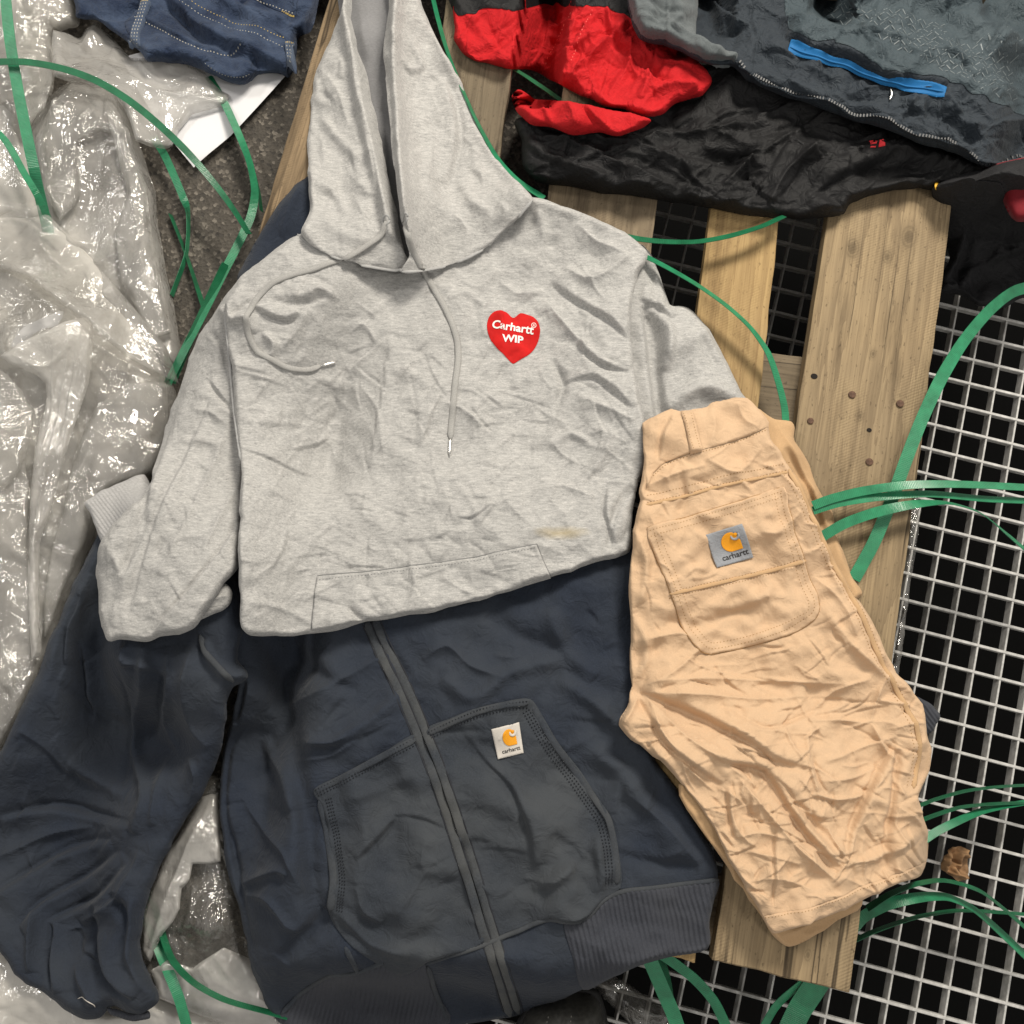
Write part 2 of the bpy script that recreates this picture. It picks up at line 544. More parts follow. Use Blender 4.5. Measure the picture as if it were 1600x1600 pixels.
class Multi:
    def __init__(self, *s): self.s = s
    def pt(self, u, v, off=0.0):
        u = np.atleast_1d(np.asarray(u, float)); v = np.atleast_1d(np.asarray(v, float))
        best = None
        for k in self.s:
            iy, ix = k.gi(u, v)
            ins = (iy >= 0) & (ix >= 0) & (iy < k.D.shape[0] - 1) & (ix < k.D.shape[1] - 1)
            d = np.where(ins, bil(k.D, iy, ix), -1) > 0
            q = k.pt(u, v, off)
            if best is None: best = q.copy()
            else:
                m = d & (q[:, 2] > best[:, 2])
                best[m] = q[m]
        return best

def root_at(name, label, cat, u, v, z, group=None):
    return root(name, label, cat, P3(u, v, z), group)

# ------------------------------------------------------------------ things that lie on a Surf
def cord(name, pts, surf, r, mat, parent, flat=0.6, lift=0.0, ends=True, step=4.0, sides=8, smooth=6, up=None):
    path = resample(catmull(pts, smooth), step)
    n = len(path)
    c = surf.pt(path[:, 0], path[:, 1])
    if up is not None: c[:, 2] += up(np.linspace(0, 1, n)) * PX
    k = np.ones(5) / 5
    zc = np.convolve(np.pad(c[:, 2], 2, mode='edge'), k, 'valid')
    c[:, 2] = np.maximum(zc, c[:, 2] - 0.0006) + (r * flat * .55 + lift) * PX
    t = np.gradient(c, axis=0); t /= np.linalg.norm(t, axis=1, keepdims=True)
    s = np.cross(t, [0, 0, 1]); s /= np.linalg.norm(s, axis=1, keepdims=True)
    upv = np.cross(s, t)
    V = []; Fc = []
    for i in range(n):
        rr = r * PX * (1.0 if not ends else min(1, .35 + .65 * min(i, n - 1 - i) / 2))
        for j in range(sides):
            a = 2 * math.pi * j / sides
            V.append(c[i] + s[i] * math.cos(a) * rr + upv[i] * math.sin(a) * rr * flat)
    for i in range(n - 1):
        for j in range(sides):
            Fc.append((i * sides + j, i * sides + (j + 1) % sides, (i + 1) * sides + (j + 1) % sides, (i + 1) * sides + j))
    Fc.append(tuple(range(sides - 1, -1, -1))); Fc.append(tuple((n - 1) * sides + j for j in range(sides)))
    return mesh_obj(name, V, Fc, mat, parent)
def stitches(name, pts, surf, mat, parent, gap=7.0, ln=4.0, w=1.5, off=0.5, smooth=5, cross=False):
    path = resample(catmull(pts, smooth), gap)
    V = []; Fc = []
    for i in range(len(path) - 1):
        a = path[i]; d = path[i + 1] - path[i]
        L = np.linalg.norm(d); d = d / max(L, 1e-6); nrm = np.array([-d[1], d[0]])
        if cross: d, nrm = nrm, d
        b = a + d * ln
        q = np.array([a - nrm * w / 2, a + nrm * w / 2, b + nrm * w / 2, b - nrm * w / 2])
        mid = (a + b) / 2
        q2 = np.array([mid - nrm * w / 2, mid + nrm * w / 2])
        k = len(V)
        lo = surf.pt(q[:, 0], q[:, 1], -0.0003)
        hi = surf.pt(q2[:, 0], q2[:, 1], off * PX)
        V.extend(list(lo) + list(hi))
        Fc += [(k, k + 1, k + 5, k + 4), (k + 4, k + 5, k + 2, k + 3), (k, k + 4, k + 3), (k + 1, k + 2, k + 5)]
    return tag(mesh_obj(name, V, Fc, mat, parent, smooth=False), kind='stuff')
def text_on(name, body, origin, xdir, size, surf, mat, parent, bold=0.0, off=0.5, shear=0.0, spacing=1.0, bend=0.0, squash=1.0):
    """lettering laid on the cloth; origin = middle of the base line in photo pixels, size = letter height in pixels"""
    cu = bpy.data.curves.new(name, 'FONT')
    cu.body = body; cu.align_x = 'CENTER'; cu.size = 1.0; cu.offset = bold; cu.shear = shear; cu.space_character = spacing
    cu.resolution_u = 3
    o = bpy.data.objects.new(name, cu); scene.collection.objects.link(o)
    bpy.context.view_layer.update()
    me = o.evaluated_get(bpy.context.evaluated_depsgraph_get()).to_mesh()
    vs = np.array([v.co[:2] for v in me.vertices]); fs = [tuple(p.vertices) for p in me.polygons]
    o.to_mesh_clear()
    bpy.data.objects.remove(o); bpy.data.curves.remove(cu)
    xd = np.array(xdir, float); xd /= np.linalg.norm(xd); yd = np.array([xd[1], -xd[0]])
    xx = vs[:, 0] * size * squash; yy = vs[:, 1] * size + bend * (xx / 30.0) ** 2
    p = np.array(origin)[None] + xx[:, None] * xd + yy[:, None] * yd
    return mesh_obj(name, surf.pt(p[:, 0], p[:, 1], off * PX), fs, mat, parent, smooth=False)
def patch(name, pts, surf, mat, parent, T=0.6, R=1.5, step=1.6, smooth=4, jitter=0.0, **kw):
    s = Surf(pts, T, R, step=step, base=surf, smooth=smooth, jitter=jitter, **kw)
    return s, s.mesh(name, mat, parent)
def ribbon(name, pts, width, mat, thick=0.0007, n=7):
    """a flat plastic strap: points (px, py, height in metres, roll in degrees)"""
    pts = np.array([(p[0], p[1], p[2], p[3] if len(p) > 3 else 0.0) for p in pts], float)
    path = resample(catmull(pts, n), 7.0)
    x, y = P(path[:, 0], path[:, 1], path[:, 2])
    c = np.stack([x, y, path[:, 2]], 1)
    t = np.gradient(c, axis=0); t /= np.linalg.norm(t, axis=1, keepdims=True)
    s = np.cross(t, [0, 0, 1.0]); s /= np.linalg.norm(s, axis=1, keepdims=True)
    upv = np.cross(s, t)
    a = np.radians(path[:, 3])[:, None]
    s2 = s * np.cos(a) + upv * np.sin(a); n2 = -s * np.sin(a) + upv * np.cos(a)
    w = width * PX / 2
    V = []; Fc = []
    prof = [(-w, 0), (-w, thick), (w, thick), (w, 0)]
    k = len(prof)
    for i in range(len(c)):
        for (q, h) in prof: V.append(c[i] + s2[i] * q + n2[i] * h)
    for i in range(len(c) - 1):
        for j in range(k):
            Fc.append((i * k + j, i * k + (j + 1) % k, (i + 1) * k + (j + 1) % k, (i + 1) * k + j))
    Fc.append(tuple(range(k - 1, -1, -1))); Fc.append(tuple((len(c) - 1) * k + j for j in range(k)))
    V = np.array(V); org = V.mean(0)
    o = mesh_obj(name, V - org, Fc, mat, None, smooth=False)
    o.location = org
    me = o.data
    at = me.attributes.new('along', 'FLOAT', 'POINT')
    L = np.concatenate([[0], np.cumsum(np.linalg.norm(np.diff(c, axis=0), axis=1))])
    at.data.foreach_set('value', np.repeat(L, k).astype(np.float32))
    return o

# ================================================================== materials of the place
def wood_mat(name, c1, c2, dark, knots=(), seed=0.0, saw=True):
    """weathered softwood; local x across the board, y along it"""
    m, nt, b = new_mat(name)
    tc = N(nt, 'ShaderNodeTexCoord')
    v = tc.outputs['Object']
    def mp(scale, loc=(0, 0, 0), rot=0):
        k = N(nt, 'ShaderNodeMapping'); k.inputs['Scale'].default_value = scale; k.inputs['Location'].default_value = loc
        k.inputs['Rotation'].default_value = (0, 0, rot)
        nt.links.new(v, k.inputs['Vector']); return k.outputs['Vector']
    warp = noise(nt, mp((1, .25, 1), (seed, seed, 0)), 9, 2.0)
    wv = N(nt, 'ShaderNodeTexWave', wave_type='BANDS', bands_direction='X', wave_profile='SAW')
    wv.inputs['Scale'].default_value = 15; wv.inputs['Distortion'].default_value = 14.0
    wv.inputs['Detail'].default_value = 4.0; wv.inputs['Detail Scale'].default_value = 1.6; wv.inputs['Detail Roughness'].default_value = .65
    nt.links.new(mp((1, .07, 1), (seed * 3, seed, 0)), wv.inputs['Vector'])
    fib = noise(nt, mp((420, 9, 420), (seed, 0, 0)), 1.0, 3.0, .6)
    big = noise(nt, mp((3, 1.2, 3), (seed * 7, seed, 0)), 3.0, 4.0, .6)
    col = mixc(nt, ramp(nt, big, [(.3, 0.0), (.7, 1.0)]), c1, c2)
    col = mixc(nt, math_n(nt, 'MULTIPLY', ramp(nt, wv.outputs['Fac'], [(.3, 0.0), (1.0, 1.0)]), .42), col, dark)
    col = mixc(nt, math_n(nt, 'MULTIPLY', ramp(nt, fib, [(.42, 0.0), (.75, 1.0)]), .5), col, dark)
    st = noise(nt, mp((30, 4, 30), (seed, seed, 0)), 1.0, 5.0, .65)
    col = mixc(nt, math_n(nt, 'MULTIPLY', ramp(nt, st, [(.52, 0.0), (.68, 1.0)]), .7), col, tuple(np.array(dark) * .75))
    ck = noise(nt, mp((34, .9, 34), (seed * 2, seed, 0)), 1.0, 2.0, .4)
    ckm = ramp(nt, math_n(nt, 'ABSOLUTE', math_n(nt, 'SUBTRACT', ck, .5)), [(0.0, 1.0), (.006, .8), (.012, 0.0)])
    ckm = math_n(nt, 'MULTIPLY', ckm, ramp(nt, noise(nt, mp((8, 3, 8), (seed, 2, 0)), 1.0, 2), [(.5, 0.0), (.58, 1.0)]))
    col = mixc(nt, math_n(nt, 'MULTIPLY', ckm, .85), col, tuple(np.array(dark) * .25))
    spk = noise(nt, mp((260, 120, 260), (seed, 0, 0)), 1.0, 2, .6)
    col = mixc(nt, math_n(nt, 'MULTIPLY', ramp(nt, spk, [(.62, 0.0), (.74, 1.0)]), .6), col, tuple(np.array(dark) * .5))
    h = math_n(nt, 'ADD', math_n(nt, 'MULTIPLY', fib, .9), math_n(nt, 'MULTIPLY', wv.outputs['Fac'], .25))
    if saw:
        sv = N(nt, 'ShaderNodeTexWave', wave_type='BANDS', bands_direction='X', wave_profile='SIN')
        sv.inputs['Scale'].default_value = 95; sv.inputs['Distortion'].default_value = 2.0; sv.inputs['Detail'].default_value = 2
        nt.links.new(mp((1, 1, 1), (0, 0, 0), math.radians(57)), sv.inputs['Vector'])
        msk = ramp(nt, noise(nt, mp((2, 1, 2), (seed, 4, 0)), 8, 2), [(.45, 0.0), (.6, 1.0)])
        sw = math_n(nt, 'MULTIPLY', sv.outputs['Fac'], msk)
        h = math_n(nt, 'ADD', h, math_n(nt, 'MULTIPLY', sw, .5))
    for (kx, ky, kr) in knots:
        d = dist_to(nt, v, (kx, ky, 0), (1, .62, 0))
        dd = math_n(nt, 'ADD', d, math_n(nt, 'MULTIPLY', math_n(nt, 'SUBTRACT', warp, .5), kr * .9))
        k = ramp(nt, math_n(nt, 'DIVIDE', dd, kr * 1.6), [(.0, .95), (.22, .8), (.3, .35), (.42, .62), (.52, .25), (.95, 0.0)])
        col = mixc(nt, math_n(nt, 'MULTIPLY', k, .62), col, tuple(np.array(dark) * .38))
    nt.links.new(col, b.inputs['Base Color'])
    b.inputs['Roughness'].default_value = .82; b.inputs['Specular IOR Level'].default_value = .3
    bump(nt, b, h, .45, .0012)
    return m

def concrete_mat():
    m, nt, b = new_mat('rough_concrete')
    v = coords(nt)
    n1 = noise(nt, v, 7, 5, .6); n2 = noise(nt, v, 260, 3, .6)
    col = ramp(nt, n1, [(.3, (.062, .054, .045)), (.7, (.12, .105, .086))])
    sp = N(nt, 'ShaderNodeTexVoronoi'); sp.inputs['Scale'].default_value = 210; nt.links.new(v, sp.inputs['Vector'])
    rnd = N(nt, 'ShaderNodeSeparateColor'); nt.links.new(sp.outputs['Color'], rnd.inputs[0])
    col = mixc(nt, ramp(nt, rnd.outputs[0], [(.0, 0.0), (.72, 0.0), (.95, .75)]), col, (.27, .24, .2))
    col = mixc(nt, ramp(nt, rnd.outputs[1], [(.0, 0.0), (.75, 0.0), (.95, .8)]), col, (.03, .027, .024))
    col = mixc(nt, math_n(nt, 'MULTIPLY', n2, .5), col, (.04, .036, .03))
    nt.links.new(col, b.inputs['Base Color'])
    b.inputs['Roughness'].default_value = .85
    h = math_n(nt, 'ADD', n2, math_n(nt, 'MULTIPLY', sp.outputs['Distance'], .8))
    bump(nt, b, h, .7, .003)
    return m
def galv_mat():
    m, nt, b = new_mat('galvanised_steel')
    v = coords(nt)
    n1 = noise(nt, v, 90, 4, .6); n2 = noise(nt, v, 700, 3, .6)
    col = ramp(nt, n1, [(.3, (.38, .375, .36)), (.65, (.62, .61, .59))])
    col = mixc(nt, ramp(nt, n2, [(.62, 0.0), (.74, .7)]), col, (.12, .11, .1))
    nt.links.new(col, b.inputs['Base Color'])
    b.inputs['Metallic'].default_value = .15; b.inputs['Roughness'].default_value = .6
    bump(nt, b, n2, .3, .0008)
    return m
def strap_mat(name, col):
    m, nt, b = new_mat(name)
    at = N(nt, 'ShaderNodeAttribute', attribute_name='along')
    w = math_n(nt, 'SINE', math_n(nt, 'MULTIPLY', at.outputs['Fac'], 2 * math.pi / .0021))
    n1 = noise(nt, coords(nt), 60, 3, .6)
    c = np.array(col)
    cc = ramp(nt, n1, [(.3, tuple(c * .75)), (.7, tuple(c * 1.2))])
    nt.links.new(cc, b.inputs['Base Color'])
    b.inputs['Roughness'].default_value = .3; b.inputs['Specular IOR Level'].default_value = .6
    b.inputs['Transmission Weight'].default_value = 0.0
    bump(nt, b, w, .35, .0004)
    return m
M_CONC = concrete_mat()
M_GALV = galv_mat()
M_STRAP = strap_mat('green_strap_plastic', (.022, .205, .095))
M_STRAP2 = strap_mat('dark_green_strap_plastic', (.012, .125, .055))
M_PIT = plain('pit_floor_shade', (.004, .004, .004), .95, spec=.1)  # near-black colour stands in for the darkness of the deep pit
M_NAIL = plain('rusty_nail', (.11, .062, .04), .75, .4, nscale=400, nstr=.3, var=.4)
M_HOLE = plain('nail_hole_shadow', (.012, .009, .007), 1.0)

# ================================================================== ground: concrete left, steel grating right
def frame_from(p0, p1, z):
    a = P3(*p0, z); b = P3(*p1, z)
    d = (b - a); d.z = 0; d.normalize()
    return a, d
gz = 0.0
g0, g_long = frame_from((1536, 1230), (1485.5, 1538), gz)         # along the tall thin bars
ga = math.atan2(g_long.y, g_long.x)
g_cross = Vector((-g_long.y, g_long.x, 0))
if g_cross.x < 0: g_cross = -g_cross
pitch = 0.0352
grating = bpy.data.objects.new('metal_grating', None)
grating.location = g0; link(grating)
tag(grating, 'galvanised steel floor grating of square open mesh beside and under the pallet', kind='structure')
def bar_mesh(name, L, w, h):
    x, y = L / 2, w / 2
    b = min(.0006, w * .2)
    prof = [(-y, -h), (-y, -b), (-y + b, 0), (y - b, 0), (y, -b), (y, -h)]
    V = []; Fc = []
    nseg = 1
    for i in range(nseg + 1):
        for (q, zz) in prof: V.append((-x + 2 * x * i / nseg, q, zz))
    k = len(prof)
    for i in range(nseg):
        for j in range(k):
            Fc.append((i * k + j, i * k + (j + 1) % k, (i + 1) * k + (j + 1) % k, (i + 1) * k + j))
    Fc.append(tuple(range(k))[::-1]); Fc.append(tuple(nseg * k + j for j in range(k)))
    me = bpy.data.meshes.new(name); me.from_pydata(V, [], Fc); me.materials.append(M_GALV); me.update()
    return me
lx0, lx1 = -18, 14          # bars either side of the reference crossing
ly0, ly1 = -36, 18
me_b = bar_mesh('bearing_bar', (ly1 - ly0) * pitch, .0026, .016)
for i in range(lx0, lx1 + 1):
    o = bpy.data.objects.new('bearing_bar', me_b)
    link(o, grating)
    c = g_cross * (i * pitch) + g_long * ((ly0 + ly1) / 2 * pitch)
    o.location = (c.x, c.y, -.0008); o.rotation_euler = (0, 0, ga)
me_c = bar_mesh('cross_bar', (lx1 - lx0) * pitch, .0038, .009)
gc = math.atan2(g_cross.y, g_cross.x)
for j in range(ly0, ly1 + 1):
    o = bpy.data.objects.new('cross_bar', me_c)
    link(o, grating)
    c = g_long * (j * pitch) + g_cross * ((lx0 + lx1) / 2 * pitch)
    o.location = (c.x, c.y, 0); o.rotation_euler = (0, 0, gc)
# pit below and the concrete slab with its edge where the grating begins
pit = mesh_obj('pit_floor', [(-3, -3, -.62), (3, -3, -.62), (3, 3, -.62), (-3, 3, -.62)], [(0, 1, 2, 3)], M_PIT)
tag(pit, 'floor of the pit under the steel grating, darkness put into its colour', kind='structure')
e0 = g0 + g_cross * (lx0 * pitch - .004); e1 = e0 + g_long * 2.2; e2 = e0 - g_long * 2.2
far = -g_cross * 2.5
vs = [e2, e1, e1 + far, e2 + far]
top = [(p.x, p.y, -.001) for p in vs]; bot = [(p.x, p.y, -.6) for p in vs]
slab = mesh_obj('concrete_ground', top + bot, [(0, 1, 2, 3), (0, 4, 5, 1), (1, 5, 6, 2), (2, 6, 7, 3), (3, 7, 4, 0)], M_CONC, smooth=False)
tag(slab, 'rough dark speckled concrete ground beside the pallet', kind='structure')

# ================================================================== pallet
pallet_root = root_at('wooden_pallet', 'weathered softwood pallet under the laid-out clothes', 'pallet', 900, 900, 0.0)
pw = parent_world(pallet_root)
def add_board(lt, lb, rt, rb, ztop, thick, mat, name='deck_board', seed=0, rough_end=True):
    """board from its left and right edge lines in photo pixels on its top level"""
    A = P3(*lt, ztop); B = P3(*lb, ztop); C = P3(*rt, ztop); D = P3(*rb, ztop)
    top_mid = (A + C) / 2; bot_mid = (B + D) / 2
    ax = (top_mid - bot_mid); L = ax.length; ax.normalize()
    ang = math.atan2(ax.y, ax.x) - math.pi / 2
    xd = Vector((math.cos(ang), math.sin(ang), 0))
    W = abs(((C - A).dot(xd) + (D - B).dot(xd)) / 2)
    org = (top_mid + bot_mid) / 2
    rng = np.random.default_rng(seed)
    nx, ny = 9, 120
    xs = np.concatenate([[-.5], np.linspace(-.5 + .0022 / W, .5 - .0022 / W, nx - 2), [.5]]) * W
    ys = np.concatenate([[-.5], np.linspace(-.5 + .0015 / L, .5 - .0015 / L, ny - 2), [.5]]) * L
    Y, X = np.meshgrid(ys, xs, indexing='ij')
    Z = np.zeros_like(X)
    Z += .0005 * vnoise(X * 1000, Y * 1000, 30, seed) + .0012 * vnoise(X * 1000, Y * 1000, 160, seed + 1)
    X = X + np.where(np.abs(X) > W * .42, 1, 0) * .0006 * vnoise(X * 0 + np.sign(X) * 50, Y * 1000, 30, seed + 2)
    if rough_end:
        for s in (-1, 1):
            mrow = (np.sign(Y) == s) & (np.abs(Y) > L * .495)
            Y = Y + np.where(mrow, .0022 * vnoise(X * 1000, Y * 0 + s * 99, 6, seed + 4), 0)
    edge = np.zeros_like(X); edge[0] = edge[-1] = 1; edge[:, 0] = edge[:, -1] = 1
    Z = Z - edge * .0016
    V = np.stack([X, Y, Z], -1).reshape(-1, 3)
    idx = np.arange(ny * nx).reshape(ny, nx)
    Fc = np.stack([idx[:-1, :-1], idx[:-1, 1:], idx[1:, 1:], idx[1:, :-1]], -1).reshape(-1, 4).tolist()
    loop = list(idx[0, :]) + list(idx[1:, -1]) + list(idx[-1, -2::-1]) + list(idx[-2:0:-1, 0])
    nb = len(V)
    low = V[loop].copy(); low[:, 2] = -thick
    V = np.concatenate([V, low])
    k = len(loop)
    for i in range(k):
        Fc.append((loop[i], nb + i, nb + (i + 1) % k, loop[(i + 1) % k]))
    Fc.append([nb + i for i in range(k)][::-1])
    me = bpy.data.meshes.new(name); me.from_pydata(V.tolist(), [], Fc); me.update()
    me.polygons.foreach_set('use_smooth', np.ones(len(me.polygons), bool))
    me.materials.append(mat)
    try: me.set_sharp_from_angle(angle=math.radians(40))
    except Exception: pass
    o = bpy.data.objects.new(name, me)
    link(o, pallet_root)
    o.location = Vector((org.x, org.y, ztop)) - pw
    o.rotation_euler = (0, 0, ang)
    # the boards carry what is laid on them
    if ztop > .13:
        gx, gy = np.meshgrid(np.arange(-W / 2, W / 2, .003), np.arange(-L / 2, L / 2, .003))
        wx = org.x + gx * math.cos(ang) - gy * math.sin(ang); wy = org.y + gx * math.sin(ang) + gy * math.cos(ang)
        ii = hm_idx(wx, wy)
        HM[ii] = np.maximum(HM[ii], ztop)
    return o, org, ang, W, L
def local_px(org, ang, u, v, z):
    p = P3(u, v, z) - org
    return (p.x * math.cos(ang) + p.y * math.sin(ang), -p.x * math.sin(ang) + p.y * math.cos(ang))
GREYW = ((.30, .225, .135), (.21, .165, .11), (.085, .062, .04))
# wide board on the right, with knots and nails
ltA, lbA, rtA, rbA = (1364, -160), (1122, 1508), (1556, -160), (1320, 1545)
_A = P3(*ltA, DECK); _B = P3(*lbA, DECK); _C = P3(*rtA, DECK); _D = P3(*rbA, DECK)
_ax = ((_A + _C) / 2 - (_B + _D) / 2); angA = math.atan2(_ax.y, _ax.x) - math.pi / 2; orgA = (_A + _B + _C + _D) / 4
knA = [(*local_px(orgA, angA, 1332, 388, DECK), .009), (*local_px(orgA, angA, 1386, 402, DECK), .0075), (*local_px(orgA, angA, 1420, 370, DECK), .012),
       (*local_px(orgA, angA, 1364, 553, DECK), .005), (*local_px(orgA, angA, 1344, 650, DECK), .006), (*local_px(orgA, angA, 1262, 1492, DECK), .006)]
M_WA = wood_mat('weathered_wide_board', (.36, .265, .15), (.27, .205, .125), (.115, .08, .047), knA, 1.3)
boardA, oA, aA, WA, LA = add_board(ltA, lbA, rtA, rbA, DECK, .022, M_WA, seed=3)
def nail_on(board, org, ang, u, v, r, z=DECK, hole=False):
    x, y = local_px(org, ang, u, v, z)
    n = 12
    V = []; Fc = []
    hh = .0012 if not hole else .0004
    for (rr, zz) in ((r, -.002), (r, hh * .7), (r * .8, hh)):
        for i in range(n):
            a = 2 * math.pi * i / n
            V.append((rr * math.cos(a), rr * math.sin(a) * (1 if not hole else .8), zz))
    for k in range(2):
        for i in range(n):
            Fc.append((k * n + i, k * n + (i + 1) % n, (k + 1) * n + (i + 1) % n, (k + 1) * n + i))
    Fc.append(tuple(2 * n + i for i in range(n)))
    me = bpy.data.meshes.new('nail_hole' if hole else 'nail'); me.from_pydata(V, [], Fc); me.update()
    me.materials.append(M_HOLE if hole else M_NAIL)
    o = bpy.data.objects.new('nail_hole' if hole else 'nail', me)
    link(o, board); o.location = (x, y, .0006)
for (u, v, r) in ((1331, 617, .0046), (1406, 631, .0046), (1266, 658, .004), (1358, 722, .0046)):
    nail_on(boardA, oA, aA, u, v, r)
for (u, v, r) in ((1272, 588, .0042), (1358, 672, .003)):
    nail_on(boardA, oA, aA, u, v, r, hole=True)
M_WB = wood_mat('fresh_narrow_board', (.46, .315, .14), (.37, .255, .12), (.2, .125, .055), [], 4.1)
boardB, *_ = add_board((1173, -160), (962, 1486), (1275, -160), (1088, 1492), DECK, .022, M_WB, seed=5)
M_WC = wood_mat('grey_board_with_knot', *GREYW, [], 2.2)
_Cl, _Cb, _Cr, _Crb = (914, -160), (700, 1480), (1090, -160), (880, 1480)
_a = P3(*_Cl, DECK); _b = P3(*_Cb, DECK); _c = P3(*_Cr, DECK); _d = P3(*_Crb, DECK)
_x = (_a + _c - _b - _d); angC = math.atan2(_x.y, _x.x) - math.pi / 2; orgC = (_a + _b + _c + _d) / 4
M_WC = wood_mat('grey_board_with_knot', *GREYW, [(*local_px(orgC, angC, 966, 325, DECK), .008)], 2.2)
add_board(_Cl, _Cb, _Cr, _Crb, DECK, .022, M_WC, seed=7)
M_WD = wood_mat('dark_grey_board', (.25, .2, .13), (.17, .135, .09), (.075, .058, .038), [], 6.7)
add_board((718, -160), (470, 1470), (842, -160), (600, 1470), DECK, .022, M_WD, seed=9)
M_WE = wood_mat('brown_edge_board', (.31, .22, .125), (.24, .175, .105), (.1, .07, .042), [], 8.9)
boardE, oE, aE, WE, LE = add_board((548, -120), (196, 1050), (672, -120), (330, 1050), DECK, .022, M_WE, seed=11)
M_WS = wood_mat('stringer_wood', (.2, .155, .1), (.15, .12, .08), (.07, .053, .036), [], 3.3, saw=False)
# stringer boards under the deck, blocks and bottom boards
def cross_board(u0, v0, u1, v1, w_px, z, thick, name, seed):
    # a board that runs across the picture
    d = np.array([u1 - u0, v1 - v0], float); d /= np.linalg.norm(d); n = np.array([-d[1], d[0]]) * w_px / 2
    add_board((u0 - n[0], v0 - n[1]), (u1 - n[0], v1 - n[1]), (u0 + n[0], v0 + n[1]), (u1 + n[0], v1 + n[1]), z, thick, M_WS, name, seed, False)
cross_board(420, 515, 1428, 640, 120, DECK - .0225, .021, 'stringer_board', 21)
cross_board(560, -130, 1540, -60, 120, DECK - .0225, .021, 'stringer_board', 22)
cross_board(500, 1340, 1325, 1450, 110, DECK - .0225, .021, 'stringer_board', 23)
def block(u, v, seed):
    c = P3(u, v, .0)
    rng = np.random.default_rng(seed)
    w, l, h = .05, .07, DECK - .0435 - .0205
    V = []
    for sz in (.021, .021 + h):
        for (sx, sy) in ((-1, -1), (1, -1), (1, 1), (-1, 1)):
            V.append((sx * (w + rng.uniform(-.002, .002)), sy * (l + rng.uniform(-.002, .002)), sz))
    Fc = [(0, 3, 2, 1), (4, 5, 6, 7), (0, 1, 5, 4), (1, 2, 6, 5), (2, 3, 7, 6), (3, 0, 4, 7)]
    me = bpy.data.meshes.new('block'); me.from_pydata(V, [], Fc); me.materials.append(M_WS); me.update()
    o = bpy.data.objects.new('block', me); link(o, pallet_root)
    o.location = Vector((c.x, c.y, 0)) - pw; o.rotation_euler = (0, 0, aA)
for k, (u, v) in enumerate(((470, 560), (900, 600), (1335, 655), (600, -70), (1030, -50), (1440, -20), (760, 1370), (1225, 1400))):
    block(u, v, 40 + k)
for (a, b, w) in (((1400, 20), (1215, 1400), 110), ((1000, 0), (800, 1390), 110)):
    d = np.array(b) - np.array(a); d = d / np.linalg.norm(d); n = np.array([d[1], -d[0]]) * w / 2
    add_board((a[0] - abs(n[0]), a[1]), (b[0] - abs(n[0]), b[1]), (a[0] + abs(n[0]), a[1]), (b[0] + abs(n[0]), b[1]), .02, .019, M_WS, 'bottom_board', 31, False)
# the deck as a carrier for cloth (cloth bridges the gaps)

GAIN[0] = 1.15
# ================================================================== papers and plastic film on the ground (left)
M_PAPER = plain('white_paper', (.74, .74, .76), .7, nscale=30, nstr=.15)
M_FILM0 = film('milky_polythene_heap', (.88, .85, .79), .9, 44, .7, .14, .09)
M_FILM = film('clear_polythene', (.9, .88, .84), .24, 50, 1.0, .08, .09)
M_FILM2 = film('milky_polythene', (.9, .875, .83), .42, 50, 1.0, .1, .09)
M_FILM3 = film('thin_clear_polythene', (.66, .63, .58), .2, 80, 1.0, .07, .15)
M_INK = plain('black_marker_ink', (.03, .03, .035), .6)

def film_thing(name, label, pts, T, R, mat, cat='plastic sheet', group='crumpled clear plastic', **kw):
    s = Surf(pts, T, R, **kw)
    c = np.mean(np.array(pts), 0)
    o = s.mesh(name, mat)
    return tag(o, label, cat, group), s

papS = Surf([(303, 262), (330, 238), (360, 213), (400, 170), (447, 118), (400, 90), (300, 60), (190, 90), (215, 140), (240, 180), (268, 218), (275, 228)], 1.2, 2, step=5, smooth=1, z0=.012, seed=3, wr=[('soft', .8, .2)])
tag(papS.mesh('paper_sheet', M_PAPER), 'white paper sheet on the ground under the blue jeans', 'paper')
pap2 = Surf([(18, 540), (35, 512), (60, 500), (98, 486), (90, 508), (70, 512), (50, 525), (30, 545)], 1.0, 2, step=2.5, z0=.092, seed=4)
tag(pap2.mesh('paper_scrap', M_PAPER), 'torn white paper scrap showing through the plastic', 'paper')
pap3 = Surf([(225, 1545), (330, 1520), (450, 1545), (470, 1640), (180, 1640)], 1.0, 2, step=5, smooth=1, z0=.03, seed=4, wr=[('soft', 1.5, .2)])
p3r = pap3.mesh('paper_sheet', M_PAPER)
tag(p3r, 'white paper sheet with black marker strokes at the bottom edge', 'paper')
for pts in (((337, 1585), (350, 1594), (361, 1601)), ((362, 1580), (352, 1590), (343, 1602))):
    cord('marker_stroke', pts, pap3, 1.8, M_INK, p3r, flat=.25)

